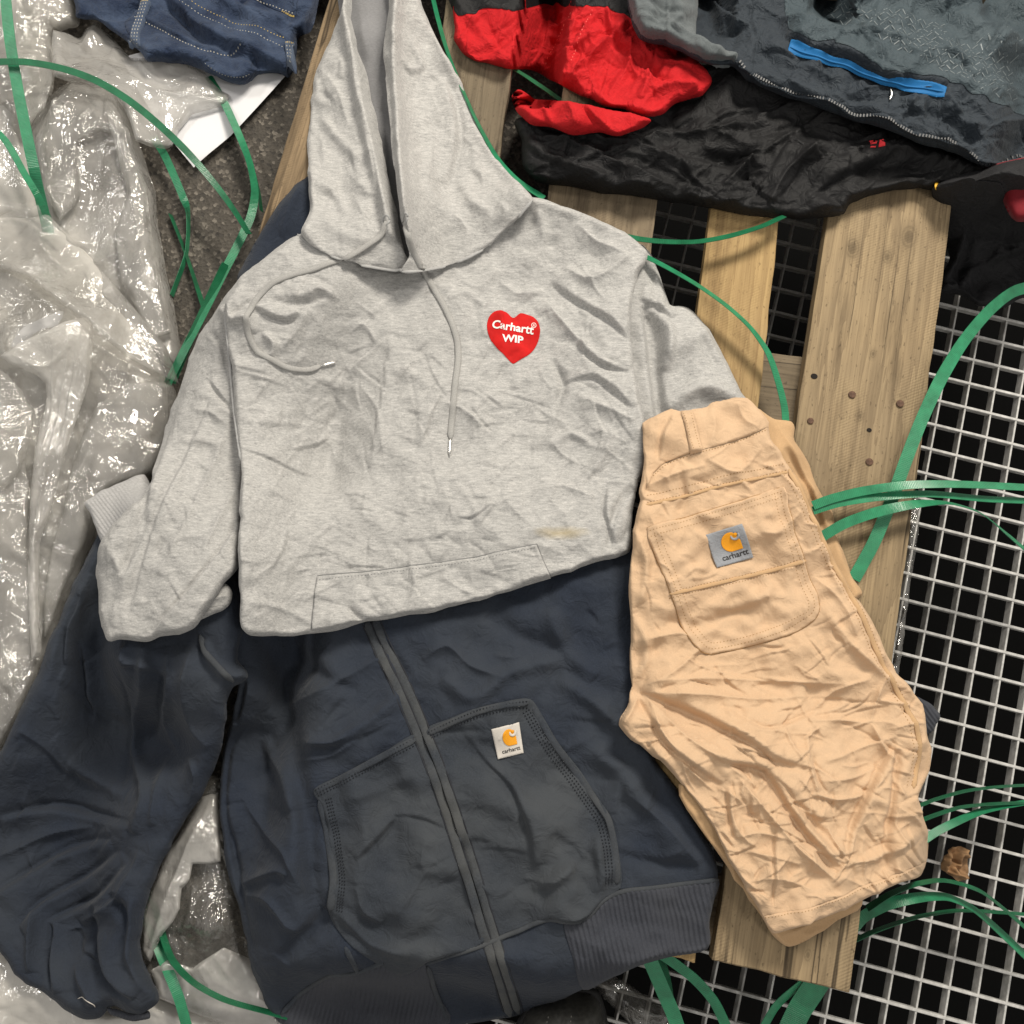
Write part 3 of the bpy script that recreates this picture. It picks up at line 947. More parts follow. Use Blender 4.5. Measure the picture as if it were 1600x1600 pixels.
# lower layers first; each rests on the ones below
def hump(cx, cy, rx, ry, h):
    return lambda U, V, D: h * np.exp(-((U - cx) / rx) ** 2 - ((V - cy) / ry) ** 2)
def film_layer(parent, pts, T, R, mat, **kw):
    q = Surf(pts, T, R, **kw)
    q.mesh('fold_layer', mat, parent)
    return q
heap, _ = film_thing('plastic_sheet', 'milky plastic heap filling the left edge under the green straps',
    [(-60, 330), (40, 330), (120, 350), (180, 420), (240, 520), (262, 620), (255, 720), (210, 780), (160, 850), (110, 950), (70, 1060), (0, 1200), (-60, 1260)],
    60, 60, M_FILM0, step=4, wr=[('paper', 4, .5, 1.4)], seed=21, z0=.0, folds=tents(101, 40, (-40, 350, 240, 1150)))
wide, _ = film_thing('plastic_sheet', 'wide clear plastic sheet with a puckered ridge along the left edge',
    [(-60, 395), (10, 408), (60, 440), (110, 486), (142, 520), (200, 545), (262, 585), (280, 640), (262, 690), (240, 735), (180, 760), (150, 830), (115, 920), (80, 1010), (50, 1090), (0, 1190), (-60, 1250)],
    12, 16, M_FILM, step=2.8, wr=[('paper', 2.4, 1.1, .9), ('crisp', .8, .3, .7)], seed=22, smooth=2,
    folds=[(((0, 420), (70, 470), (150, 540), (240, 590)), 8, 14, 'c'), (((180, 660), (140, 760), (120, 860), (80, 960)), 16, 12, 'c'),
           (((190, 640), (230, 610), (268, 610)), 8, 9, 'c'), (((190, 640), (235, 680), (250, 720)), 9, 9, 'c'), (((190, 640), (170, 590), (140, 560)), 9, 9, 'c'), (((190, 640), (140, 680), (110, 740)), 9, 9, 'c'), (((20, 900), (10, 1000), (-10, 1100)), 16, 10, 'c')] + tents(102, 36, (-40, 430, 260, 1150), (50, 150), (6, 16), (3, 9)))
film_layer(wide, [(150, 640), (200, 600), (268, 600), (276, 650), (240, 740), (170, 765), (130, 850), (95, 930), (70, 1000), (72, 900), (96, 800), (120, 700)], 9, 10, M_FILM, step=2.6, smooth=2, seed=122, wr=[('paper', 2.2, .1, .7)], folds=tents(103, 22, (80, 600, 270, 960), (40, 120), (4, 10), (3, 7)))
film_layer(wide, [(-60, 640), (20, 680), (44, 760), (40, 850), (62, 960), (60, 1060), (10, 1160), (-60, 1220)], 9, 10, M_FILM, step=2.8, smooth=2, seed=123, wr=[('paper', 2, .6, .8)], folds=tents(104, 16, (-40, 650, 60, 1150), (60, 160), (6, 14), (3, 8)))
film_layer(wide, [(-60, 560), (10, 585), (50, 640), (46, 700), (10, 760), (-60, 740)], 9, 10, M_FILM, step=2.8, smooth=2, seed=124, wr=[('paper', 2, .6, .8)], folds=tents(105, 10, (-40, 560, 50, 750), (40, 120), (6, 12), (3, 8)))
film_thing('plastic_sheet', 'shiny pleated strip of clear plastic lying upright in the heap',
    [(2, 555), (60, 520), (138, 495), (146, 525), (138, 600), (118, 660), (98, 730), (80, 800), (64, 850), (62, 950), (66, 1020), (50, 1030), (44, 930), (48, 770), (55, 700), (70, 640), (72, 600), (40, 578)],
    10, 9, M_FILM2, step=2.2, smooth=2, wr=[('paper', 1.6, 2.1, .6)], seed=24,
    folds=[(((110, 520), (95, 640), (60, 800), (56, 980)), 4, 6, 'c'), (((125, 520), (112, 620), (88, 720)), 3, 5, 'c'), (((85, 540), (82, 640), (60, 740)), 3, 5, 'c'), (((20, 555), (70, 575), (110, 540)), 6, 6, 'c'), (((130, 560), (105, 680), (75, 800)), 3, 4, 'c')])
hump_o, _ = film_thing('plastic_sheet', 'clear crumpled plastic hump right of the bright green strap',
    [(40, 205), (70, 160), (110, 128), (160, 132), (185, 145), (205, 190), (225, 245), (243, 300), (248, 350), (262, 430), (278, 520), (282, 580), (240, 560), (180, 520), (120, 450), (70, 360), (50, 290)],
    46, 34, M_FILM2, step=2.6, smooth=2, wr=[('paper', 3.5, .2, 1.1)], seed=23, z0=.0,
    folds=[(((110, 135), (85, 200), (75, 280), (100, 340)), 14, 16, 'c'), (((165, 150), (200, 230), (215, 330), (235, 430)), 12, 14, 'c'),
           (((120, 210), (130, 300), (120, 340)), 8, 10, 'c'), (((150, 170), (110, 220), (130, 240)), 6, 8, 'c')] + tents(106, 26, (60, 150, 260, 540), (40, 140), (6, 16), (4, 10)))
film_layer(hump_o, [(56, 215), (80, 165), (112, 130), (175, 138), (196, 190), (190, 215), (160, 205), (140, 215), (122, 222), (126, 300), (118, 320), (94, 345), (70, 300)], 10, 9, M_FILM, step=2.4, smooth=1, seed=125, wr=[('paper', 2, .4, .7)], folds=tents(107, 14, (60, 140, 190, 330), (30, 90), (4, 10), (3, 8)))
film_layer(hump_o, [(165, 170), (200, 200), (232, 300), (238, 360), (250, 420), (270, 520), (240, 530), (190, 440), (180, 360), (200, 300), (185, 250)], 10, 9, M_FILM, step=2.4, smooth=1, seed=126, wr=[('paper', 2, .9, .7)], folds=tents(108, 16, (170, 180, 260, 520), (30, 90), (4, 10), (3, 8)))
film_layer(hump_o, [(20, 330), (60, 320), (120, 380), (200, 470), (262, 545), (280, 600), (200, 560), (120, 490), (40, 430), (-40, 410), (-40, 350)], 10, 10, M_FILM, step=2.6, smooth=1, seed=127, wr=[('paper', 2, 1.9, .8)], folds=tents(109, 16, (-20, 330, 260, 560), (40, 120), (5, 12), (3, 8)))
film_thing('plastic_sheet', 'clear plastic over the top left corner under the green straps',
    [(-60, -60), (100, -60), (116, 10), (126, 38), (96, 50), (82, 60), (85, 130), (60, 200), (55, 260), (70, 340), (20, 360), (-60, 360)],
    46, 40, M_FILM0, step=3.0, wr=[('paper', 3, .9, 1.2)], seed=25, z0=.0, folds=tents(110, 24, (-40, -20, 100, 340)))
film_thing('plastic_sheet', 'loose clear plastic flap over the top left corner heap',
    [(-60, 20), (30, 0), (100, -60), (118, 10), (124, 40), (96, 50), (80, 40), (88, 110), (70, 170), (40, 200), (-10, 150), (-60, 160)], 10, 10, M_FILM, step=2.6, smooth=1, wr=[('paper', 2.2, .3, .9)], seed=128, folds=tents(111, 16, (-30, -20, 110, 180), (40, 120), (5, 12), (3, 8)))
film_thing('plastic_sheet', 'flat clear plastic bag end with rounded tip below the jeans',
    [(84, 48), (125, 60), (150, 35), (205, 90), (240, 92), (290, 95), (320, 115), (345, 140), (358, 150), (350, 166), (300, 180), (282, 205), (270, 228), (258, 234), (212, 220), (205, 190), (180, 150), (130, 130), (84, 120)],
    22, 16, M_FILM2, step=2.4, smooth=2, wr=[('paper', 2.4, .1, .8)], seed=26,
    folds=[(((100, 60), (170, 110), (260, 150), (340, 160)), 8, 8, 'c'), (((215, 95), (250, 130), (310, 140)), 7, 7, 'c'), (((130, 120), (170, 140), (190, 170)), 6, 7, 'c')] + tents(112, 16, (100, 50, 340, 220), (40, 110), (4, 10), (2, 6)))
# bottom left, under and beside the navy sleeve
film_thing('plastic_sheet', 'crinkled plastic at the bottom left corner under the navy sleeve',
    [(-60, 1380), (20, 1470), (90, 1520), (180, 1560), (230, 1540), (300, 1560), (420, 1590), (440, 1660), (-60, 1660)],
    44, 34, M_FILM0, step=2.8, wr=[('paper', 3.5, .3, 1.0)], seed=27, z0=.0, folds=tents(113, 30, (-40, 1480, 420, 1640)))
film_thing('plastic_sheet', 'clear domed plastic showing between the navy sleeve and body',
    [(230, 1290), (300, 1230), (350, 1210), (370, 1330), (385, 1400), (400, 1500), (440, 1600), (330, 1590), (240, 1560), (215, 1500), (220, 1400)],
    30, 26, M_FILM3, step=2.4, smooth=2, wr=[('paper', 3.2, 1.3, 1.0)], seed=28, z0=.03,
    extra=hump(340, 1430, 40, 46, 34), folds=tents(114, 18, (230, 1260, 420, 1590), (40, 120), (5, 12), (3, 9)))
film_thing('plastic_sheet', 'folded milky plastic edge along the inner side of the navy sleeve',
    [(262, 1330), (290, 1290), (318, 1245), (340, 1240), (345, 1345), (300, 1350), (298, 1375), (285, 1390), (280, 1420), (255, 1460), (235, 1500), (222, 1490), (225, 1430), (245, 1370)],
    12, 9, M_FILM2, step=2.2, smooth=2, wr=[('paper', 2.0, .3, .6)], seed=29,
    folds=[(((330, 1250), (300, 1310), (262, 1400), (235, 1480)), 5, 6, 'c')])
film_thing('plastic_sheet', 'flat milky plastic with marks below the green strap at the bottom',
    [(236, 1516), (262, 1500), (300, 1512), (350, 1480), (396, 1500), (440, 1600), (460, 1650), (250, 1560)],
    8, 8, M_FILM2, step=2.4, smooth=1, wr=[('paper', 1.6, .3, .8)], seed=129, folds=tents(115, 10, (240, 1500, 440, 1600), (40, 100), (4, 9), (2, 5)))
# film caught along the edge of the wide pallet board, and a twisted piece at the bottom
film_thing('plastic_strip', 'thin clear plastic shred along the wide board edge by the grating',
    [(1432, 770), (1438, 800), (1432, 850), (1424, 900), (1416, 960), (1410, 1010), (1402, 1060), (1392, 1060), (1398, 1000), (1408, 930), (1414, 870), (1420, 800)],
    14, 7, M_FILM3, 'plastic strip', 'plastic shreds', step=2.2, wr=[('paper', 3, .3, .4)], seed=30, z0=.1, register=False)
film_thing('plastic_strip', 'twisted clear plastic wrap on the grating beside the boot',
    [(930, 1525), (965, 1528), (1000, 1550), (1040, 1580), (1070, 1630), (1010, 1640), (985, 1600), (955, 1570), (935, 1550)],
    22, 18, M_FILM3, 'plastic strip', 'plastic shreds', step=2.2, wr=[('paper', 5, .3, .5)], seed=31, z0=.004, register=False,
    folds=[(((940, 1535), (1000, 1580), (1040, 1630)), 7, 9, 'c')])

GAIN[0] = 2.0
# ================================================================== jeans (top left)
M_DENIM = fabric('blue_denim', (.012, .022, .05), .4, (500, 900, 500), .5, 1300, .55, (.07, .1, .165), .6, .85, .06, 22, 14, 60)
M_DENIM_D = fabric('dark_denim', (.012, .02, .05), .3, (500, 900, 500), .5, 1300, .5, (.04, .06, .12), .4, .85, .1, 16)
M_DENIM_L = fabric('worn_denim', (.045, .065, .11), .35, (500, 900, 500), .5, 1300, .5, (.11, .14, .19), .5, .85, .1, 20)
M_THREAD_Y = plain('yellow_thread', (.5, .36, .1), .7)
M_THREAD_W = plain('pale_thread', (.42, .4, .34), .7)
jr = root_at('jeans', 'folded dark blue denim jeans with belt loops and contrast stitching', 'jeans', 310, 40, .02)
jS = Surf([(108, -60), (118, 10), (124, 30), (150, 32), (172, 46), (210, 74), (236, 95), (290, 102), (330, 116), (355, 128), (380, 133), (396, 126), (404, 118), (440, 117), (452, 121), (462, 100), (466, 62), (484, 50), (496, 10), (505, -60)],
    34, 14, step=2.0, wr=[('crisp', 1.6, .4, .7), ('soft', 1.6, .9), ('crisp', .6, .2, .4)], seed=41,
    folds=[(((250, -20), (280, 20), (330, 60), (400, 92), (450, 108)), 12, 14, 's'), (((200, 18), (240, 42), (300, 72), (350, 84), (388, 78)), 8, 8, 's'),
           (((260, 10), (300, 50), (330, 80)), 7, -9, 'r'), (((300, -30), (380, 20), (450, 40)), 9, 6, 'r'), (((400, 110), (396, 92), (385, 80)), 6, -7, 'r'),
           (((150, 25), (190, 20), (225, 8)), 8, -12, 'r')] + rand_folds(62, 50, (130, -20, 480, 120), 25, 35, (20, 70), (1.6, 3.5), (.8, 2.2)))
jS.mesh('denim_body', M_DENIM, jr)
wbS, wbO = patch('waistband', [(205, 16), (250, 40), (300, 68), (350, 80), (386, 76), (400, 100), (398, 122), (380, 130), (355, 125), (320, 108), (290, 96), (240, 88), (215, 72), (196, 40)], jS, M_DENIM, jr, T=3, R=5, step=2.0, wr=[('crisp', .8, .4, .6)])
stitches('stitching', [(212, 30), (250, 50), (300, 76), (345, 86), (384, 82)], wbS, M_THREAD_W, jr, 5, 3.0, 1.0)
stitches('stitching', [(322, 104), (350, 120), (378, 126), (394, 120)], wbS, M_THREAD_W, jr, 5, 3.0, 1.0)
stitches('stitching', [(268, 2), (310, 26), (360, 48), (410, 64), (446, 80)], jS, M_THREAD_W, jr, 5, 3.0, 1.0)
stitches('stitching', [(272, -6), (314, 16), (364, 37), (412, 53), (448, 66)], jS, M_THREAD_Y, jr, 5, 3.0, 1.0)
for k, (pts, wd) in enumerate(((((231, 10), (228, 25), (222, 40), (215, 58), (213, 78)), 8.5), (((455, 73), (456, 90), (458, 105), (455, 120)), 7.5), )):
    c = np.array(pts)
    L = [(u - wd, v) for u, v in pts] + [(u + wd, v) for u, v in pts[::-1]]
    bS, bO = patch('belt_loop', L, jS, M_DENIM_L, jr, T=9, R=3.5, step=1.5, flatten=8)
    for dx in (-4.2, 0, 4.2):
        stitches('stitching', [(u + dx, v) for u, v in pts], bS, M_THREAD_W, bO, 5, 3.4, 1.1)
    stitches('stitching', [(pts[0][0] - 7, pts[0][1] + 2), (pts[0][0] + 7, pts[0][1] + 2)], bS, M_THREAD_Y, bO, 3, 2.8, 2.2)
pkS, pkO = patch('back_pocket', [(380, -40), (400, 5), (430, 22), (464, 32), (470, -10), (478, -50)], jS, M_DENIM, jr, T=2.5, R=3, step=2.0, smooth=1)
stitches('stitching', [(386, -10), (404, 8), (432, 18), (462, 28)], pkS, M_THREAD_W, pkO, 5, 3.2, 1.3)
stitches('stitching', [(442, 24), (462, 32)], pkS, M_THREAD_Y, pkO, 3, 2.8, 2.2)
GAIN[0] = 2.3
# ================================================================== jackets (top right)
M_RED = fabric('red_nylon', (.46, .008, .012), .1, (300, 300, 300), 0, 1600, .45, (.52, .014, .016), .3, .8, .0, 14, 14, 60)
M_RED_D = fabric('dark_red_cloth', (.16, .006, .012), .12, (300, 300, 300), 0, 1600, .2, None, .2, .8, .1, 14)
M_BLACK = fabric('black_nylon', (.0085, .0085, .009), .2, (300, 300, 300), 0, 1600, .45, (.014, .014, .0155), .5, .6, .0, 14, 12, 60)
M_BLACK2 = fabric('charcoal_nylon', (.016, .016, .0175), .2, (300, 300, 300), 0, 1600, .45, (.022, .022, .025), .5, .75, .0, 14, 12, 60)
M_SLATE = fabric('slate_lining', (.042, .06, .071), .14, (300, 300, 300), 0, 1500, .5, (.066, .088, .1), .5, .6, .03, 12, 16, 70)
M_SLATE_D = fabric('dark_slate_nylon', (.019, .026, .035), .15, (300, 300, 300), 0, 1500, .5, (.032, .042, .052), .5, .65, .04, 12, 16, 70)
M_SLATE_C = fabric('grey_slate_cuff', (.09, .105, .11), .14, (300, 300, 300), 0, 1500, .5, (.12, .135, .14), .5, .7, .15, 12, 8, 70)
M_ZIP = plain('grey_zip_teeth', (.035, .037, .04), .5, .0)
M_METAL = plain('bright_zip_metal', (.6, .6, .58), .3, 1.0)
M_BLUE = fabric('bright_blue_tape', (.004, .115, .31), .15, (900, 900, 900), 0, 1500, .3, None, .2, .6, .1, 20)
M_YEL = plain('yellow_piping', (.7, .4, .02), .5)
M_LOGO_R = plain('red_embroidery', (.75, .03, .04), .7)

bk = root_at('black_jacket', 'crumpled black nylon jacket with small red chest emblem', 'jacket', 1150, 260, DECK)
bkS = Surf([(806, 186), (814, 220), (818, 262), (838, 284), (880, 290), (930, 300), (990, 307), (1050, 316), (1100, 324), (1160, 336), (1220, 342), (1275, 342), (1318, 334), (1330, 318), (1362, 306), (1400, 298), (1460, 296), (1530, 300), (1600, 330), (1700, 330), (1700, 150), (1400, 60), (1100, 100), (1000, 150), (900, 180)],
    34, 14, step=2.0, drape=(10, 5), wr=[('crisp', 1.6, .3, .7), ('long', 1.8, .35, .6), ('paper', .8, .3, .45)], seed=51,
    folds=[(((830, 200), (920, 245), (1020, 290), (1120, 310)), 16, 12, 'c'), (((900, 215), (1000, 240), (1090, 280)), 10, 9, 'c'), (((1000, 215), (1100, 215), (1200, 190)), 8, 8, 'c'),
           (((1050, 250), (1150, 250), (1230, 230)), 9, -9, 'r'), (((1120, 300), (1180, 250), (1260, 200)), 10, 10, 'c'), (((1200, 320), (1230, 270), (1300, 230)), 9, 9, 'c'),
           (((1270, 300), (1330, 270), (1400, 240)), 10, 10, 's'), (((850, 250), (900, 275), (960, 290)), 7, 7, 'c'), (((1320, 260), (1400, 270), (1470, 255)), 12, -10, 'r')] + rand_folds(5, 130, (830, 170, 1500, 330), -12, 28, (40, 130), (1.6, 3.6), (1.6, 4)))
bkS.mesh('body', M_BLACK, bk)
for k, pts in enumerate((((1354, 226), (1361, 225), (1361, 231), (1355, 232)), ((1364, 225), (1371, 229), (1372, 233), (1364, 231)), ((1354, 234), (1362, 234), (1362, 236), (1354, 236)), ((1354, 238), (1362, 238), (1362, 240), (1354, 240)), ((1365, 233), (1374, 235), (1375, 240), (1366, 240)))):
    patch('emblem', pts, bkS, M_LOGO_R, bk, T=2.5, R=.8, step=1.0, smooth=1)
rd = root_at('red_jacket', 'bright red and black nylon jacket sleeve folded at the top', 'jacket', 870, 90, DECK)
rdS = Surf([(708, -60), (709, 20), (712, 60), (722, 84), (745, 95), (782, 106), (830, 111), (862, 126), (900, 146), (940, 166), (975, 171), (1003, 184), (1034, 178), (1060, 160), (1098, 149), (1110, 120), (1060, 60), (1030, -60)],
    32, 12, step=1.8, drape=(3, 4), wr=[('crisp', 1.4, .9, .6), ('soft', 1.0, .4), ('paper', .8, .3, .4)], seed=52,
    folds=[(((860, 30), (850, 80), (835, 108)), 5, 6, 'c'), (((980, 40), (930, 90), (890, 130)), 9, 10, 'c'), (((960, 40), (900, 80), (850, 100)), 6, 6, 'c'), (((985, 60), (980, 110), (950, 150)), 9, 10, 'c'),
           (((1000, 80), (1010, 120), (1000, 160)), 7, 8, 'c'), (((740, 90), (780, 70), (820, 30)), 8, -6, 'r'), (((1020, 150), (1050, 140), (1090, 140)), 6, 8, 'c'), (((930, 30), (960, 70), (1000, 100), (1050, 140)), 8, -8, 'r')] + rand_folds(8, 110, (720, 20, 1080, 165), 115, 35, (30, 80), (1.3, 3), (1.2, 3.2)))
rdS.mesh('red_panel', M_RED, rd)
patch('black_panel', [(700, -55), (708, 18), (740, 20), (775, 18), (800, 22), (830, 15), (880, 16), (950, 19), (985, 38), (1010, 60), (1030, 20), (1030, -55)], rdS, M_BLACK, rd, T=1.5, R=3, step=2.2)
for dx in (0, 14):
    stitches('stitching', [(925 - dx * 2.4, 22), (905 - dx * 2.6, 70), (890 - dx * 2.8, 108)], rdS, plain('red_thread', (.8, .12, .1), .7), rd, 6, 3.5, 1.2)
rl = Surf([(800, 150), (812, 140), (835, 155), (880, 158), (930, 168), (985, 178), (1017, 190), (1000, 202), (962, 214), (935, 208), (895, 212), (862, 200), (838, 196), (812, 182), (804, 172)],
    34, 16, step=2.2, drape=(2, 2), wr=[('crisp', 2.5, .1, .8)], seed=53, folds=[(((905, 165), (925, 190), (960, 212)), 5, 7, 's'), (((840, 160), (855, 180), (860, 198)), 5, 5, 'c'), (((880, 160), (893, 185), (898, 208)), 4, 5, 'c')])
rl.mesh('lower_red_panel', M_RED, rd)

gj = root_at('slate_jacket', 'slate grey zip jacket lying open with bright blue zip pocket', 'jacket', 1350, 90, DECK)
gjS = Surf([(984, -60), (986, 30), (1000, 60), (1060, 80), (1110, 104), (1146, 106), (1170, 128), (1210, 146), (1272, 166), (1335, 190), (1390, 205), (1440, 226), (1490, 240), (1542, 262), (1600, 258), (1700, 250), (1700, -60)],
    26, 9, step=1.9, drape=(4, 5), wr=[('crisp', 1.5, .6, .6), ('paper', 1.1, .9, .45)], seed=54,
    folds=[(((1225, 62), (1300, 95), (1390, 128), (1480, 135)), 12, 12, 's'), (((1150, 105), (1250, 145), (1350, 178), (1450, 212), (1540, 246)), 9, 7, 'r'), (((1470, 150), (1500, 200), (1550, 235)), 12, 10, 'c'),
           (((1420, 20), (1480, 30), (1560, 90), (1640, 170)), 18, -16, 'r'), (((1180, 10), (1230, 40), (1330, 60)), 9, 9, 'c'), (((1300, 20), (1350, 60), (1430, 70)), 9, 9, 'c'), (((1100, 0), (1140, 40), (1190, 60)), 10, 8, 'c'),
           (((1500, 210), (1560, 205), (1640, 190)), 10, 9, 'c'), (((1440, 170), (1480, 190), (1520, 230)), 8, -8, 'r'), (((1480, 20), (1540, 60), (1620, 90)), 14, 14, 'r')] + rand_folds(9, 190, (1000, -20, 1640, 250), 20, 45, (25, 90), (1.4, 3.4), (1.4, 3.6)))
gjS.mesh('body', M_SLATE_D, gj)
liS, liO = patch('lining', [(1240, -55), (1225, 20), (1235, 62), (1300, 84), (1345, 108), (1385, 122), (1480, 132), (1545, 160), (1600, 180), (1690, 190), (1690, -55)], gjS, M_SLATE, gj, T=2, R=4, step=2.4)
# quilting of the lining: short embossed dashes in a basket pattern
qv = []; qf = []
for a in range(40):
    for b in range(26):
        u = 1210 + a * 9.5 + (b % 2) * 4.5; v = -10 + b * 8.0 + a * 1.6
        if not (1290 < u < 1598) or v > 40 + (u - 1290) * .42 or v < 18 or (u > 1480 and v < 60): continue
        ang = .9 if (a + b) % 2 else -.55
        d = np.array([math.cos(ang), math.sin(ang)]) * 4.2; nn = np.array([-d[1], d[0]]) / 4.2 * .55
        q = np.array([[u, v] - d - nn, [u, v] + d - nn, [u, v] + d + nn, [u, v] - d + nn])
        k = len(qv); qv.extend(liS.pt(q[:, 0], q[:, 1], .45 * PX)); qf.append((k, k + 1, k + 2, k + 3))
M_QUILT = plain('quilt_emboss', (.16, .185, .195), .5)
tag(mesh_obj('quilt_stitching', qv, qf, M_QUILT, liO, smooth=False), kind='stuff')
patch('cuff', [(984, -55), (988, 40), (1000, 62), (1050, 76), (1090, 92), (1118, 108), (1138, 108), (1150, 94), (1130, 84), (1100, 76), (1086, 58), (1092, -10), (1095, -55)], gjS, M_SLATE_C, gj, T=18, R=9, step=2.0,
    folds=[(((1000, 45), (1040, 55), (1085, 75), (1130, 98)), 4, 5, 'c'), (((992, 20), (1040, 28), (1088, 50)), 4, -3, 'r')], wr=[('crisp', 1.2, .2, .5)])
bzS, bzO = patch('blue_zip_pocket', [(1233, 69), (1245, 72), (1290, 94), (1350, 117), (1386, 128), (1416, 128), (1476, 141), (1471, 158), (1432, 150), (1398, 138), (1375, 133), (1300, 109), (1228, 86)], gjS, M_BLUE, gj, T=1.6, R=1.6, step=1.4, smooth=1, flatten=9, folds=rand_folds(61, 14, (1235, 75, 1470, 155), 25, 15, (20, 60), (1.5, 2.5), (.5, 1.2)))
cord('zip_coil', [(1232, 80), (1290, 101), (1350, 122), (1395, 133), (1470, 150)], bzS, 1.6, M_BLUE, bzO, flat=.8)
cord('zip_pull', [(1391, 138), (1392, 150), (1388, 160)], gjS, 2.2, M_METAL, gj, flat=.5, lift=4)
zp = [(1150, 112), (1180, 134), (1220, 151), (1275, 168), (1330, 188), (1390, 203), (1440, 226), (1490, 240), (1545, 262), (1575, 258), (1620, 256)]
cord('zip_tape', [(u + 2, v - 6) for u, v in zp], gjS, 4.0, M_SLATE_D, gj, flat=.4, lift=.5)
zpath = resample(catmull(zp, 6), 4.6)
tv = []; tf = []
zn = np.gradient(zpath, axis=0); zn /= np.linalg.norm(zn, axis=1, keepdims=True); zin = np.stack([zn[:, 1], -zn[:, 0]], 1)
zz = gjS.pt((zpath + zin * 7)[:, 0], (zpath + zin * 7)[:, 1])
zz[:, 2] = np.convolve(np.pad(zz[:, 2], 4, mode='edge'), np.ones(9) / 9, 'valid')
zq = gjS.pt((zpath + zin * 3)[:, 0], (zpath + zin * 3)[:, 1]); zq[:, 2] = zz[:, 2]
for i in range(len(zpath) - 1):
    c = zq[i].copy(); c[2] += 2.0 * PX
    d = zpath[i + 1] - zpath[i]; d = d / np.linalg.norm(d); dx = np.array([d[0], -d[1], 0]); nx = np.array([d[1], d[0], 0])
    k = len(tv)
    for sz in (-1.4, 1.2):
        for (a, b) in ((-1.2, -2.6), (1.2, -2.6), (1.2, 2.6), (-1.2, 2.6)):
            tv.append(c + (dx * a + nx * b) * PX + np.array([0, 0, sz * PX]))
    tf += [(k, k + 3, k + 2, k + 1), (k + 4, k + 5, k + 6, k + 7), (k, k + 1, k + 5, k + 4), (k + 1, k + 2, k + 6, k + 5), (k + 2, k + 3, k + 7, k + 6), (k + 3, k, k + 4, k + 7)]
tag(mesh_obj('zipper_teeth', tv, tf, M_ZIP, gj, smooth=False), kind='stuff')

bt = root_at('black_trousers', 'black cloth hanging off the pallet edge above the grating', 'clothing', 1540, 390, 0.0)
btS = Surf([(1458, 292), (1464, 330), (1474, 380), (1484, 402), (1470, 432), (1466, 456), (1500, 462), (1530, 476), (1570, 480), (1600, 465), (1700, 470), (1700, 250), (1540, 262)],
    40, 30, step=2.6, wr=[('crisp', 5, .3, 1.0), ('soft', 4, .6)], seed=56, z0=lambda U, V: .035 + .13 * np.clip((380 - V) / 90, 0, 1),
    folds=[(((1468, 300), (1480, 350), (1490, 400)), 12, 14, 's'), (((1480, 300), (1530, 330), (1560, 380)), 18, 14, 'r'), (((1500, 350), (1510, 400), (1490, 440)), 10, -12, 'r'), (((1500, 430), (1560, 400), (1620, 380)), 10, 9, 'c')] + rand_folds(12, 70, (1460, 280, 1640, 475), 60, 40, (30, 90), (2, 4), (2, 5)))
btS.mesh('cloth', M_BLACK2, bt)
cord('yellow_piping', [(1467, 278), (1462, 288), (1459, 302)], btS, 2.8, M_YEL, bt, flat=.5, lift=1.5)
dr = Surf([(1540, 262), (1560, 300), (1580, 340), (1590, 346), (1700, 340), (1700, 240)], 30, 20, step=2.8, wr=[('crisp', 1.5, .3)], seed=57, z0=.158, register=False)
tag(dr.mesh('red_cloth', M_RED_D), 'dark red cloth corner under the slate jacket at the right edge', 'clothing')

GAIN[0] = 2.2
# ================================================================== navy zip hoodie
M_NAVY = fabric('navy_fleece', (.02, .0265, .041), .22, (700, 700, 700), .3, 1100, .35, (.042, .049, .06), .75, .95, .06, 7, 12, 50)
M_NAVY_W = fabric('worn_navy_edge', (.034, .04, .05), .25, (500, 500, 500), .3, 1000, .35, (.075, .079, .082), .7, .95, .06, 14)
M_NAVY_Z = fabric('faded_zip_edge', (.038, .044, .053), .3, (500, 500, 500), .3, 1000, .45, (.12, .12, .112), .55, .95, .06, 12)
M_NAVY_P = fabric('worn_navy_pocket', (.031, .037, .047), .22, (700, 700, 700), .3, 1100, .35, (.06, .066, .073), .8, .95, .06, 9, 12, 50)
M_RIB = fabric('navy_rib_knit', (.038, .042, .054), .25, (500, 500, 500), .3, 1100, .3, (.06, .063, .073), .6, .95, .06, 9)
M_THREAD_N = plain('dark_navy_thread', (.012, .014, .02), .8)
M_LABEL_W = fabric('white_woven_label', (.62, .58, .53), .06, (900, 900, 900), 0, 1800, .2, (.5, .46, .4), .3, .8, .1, 60)
M_ORANGE = plain('orange_logo_thread', (.82, .34, .008), .7, nscale=900, nstr=.2, var=.08)
M_BLACKTHREAD = plain('black_logo_thread', (.02, .018, .018), .8)

nr = root_at('navy_hoodie', 'faded navy zip hoodie spread on the pallet under the grey hoodie', 'hoodie', 650, 1200, DECK)
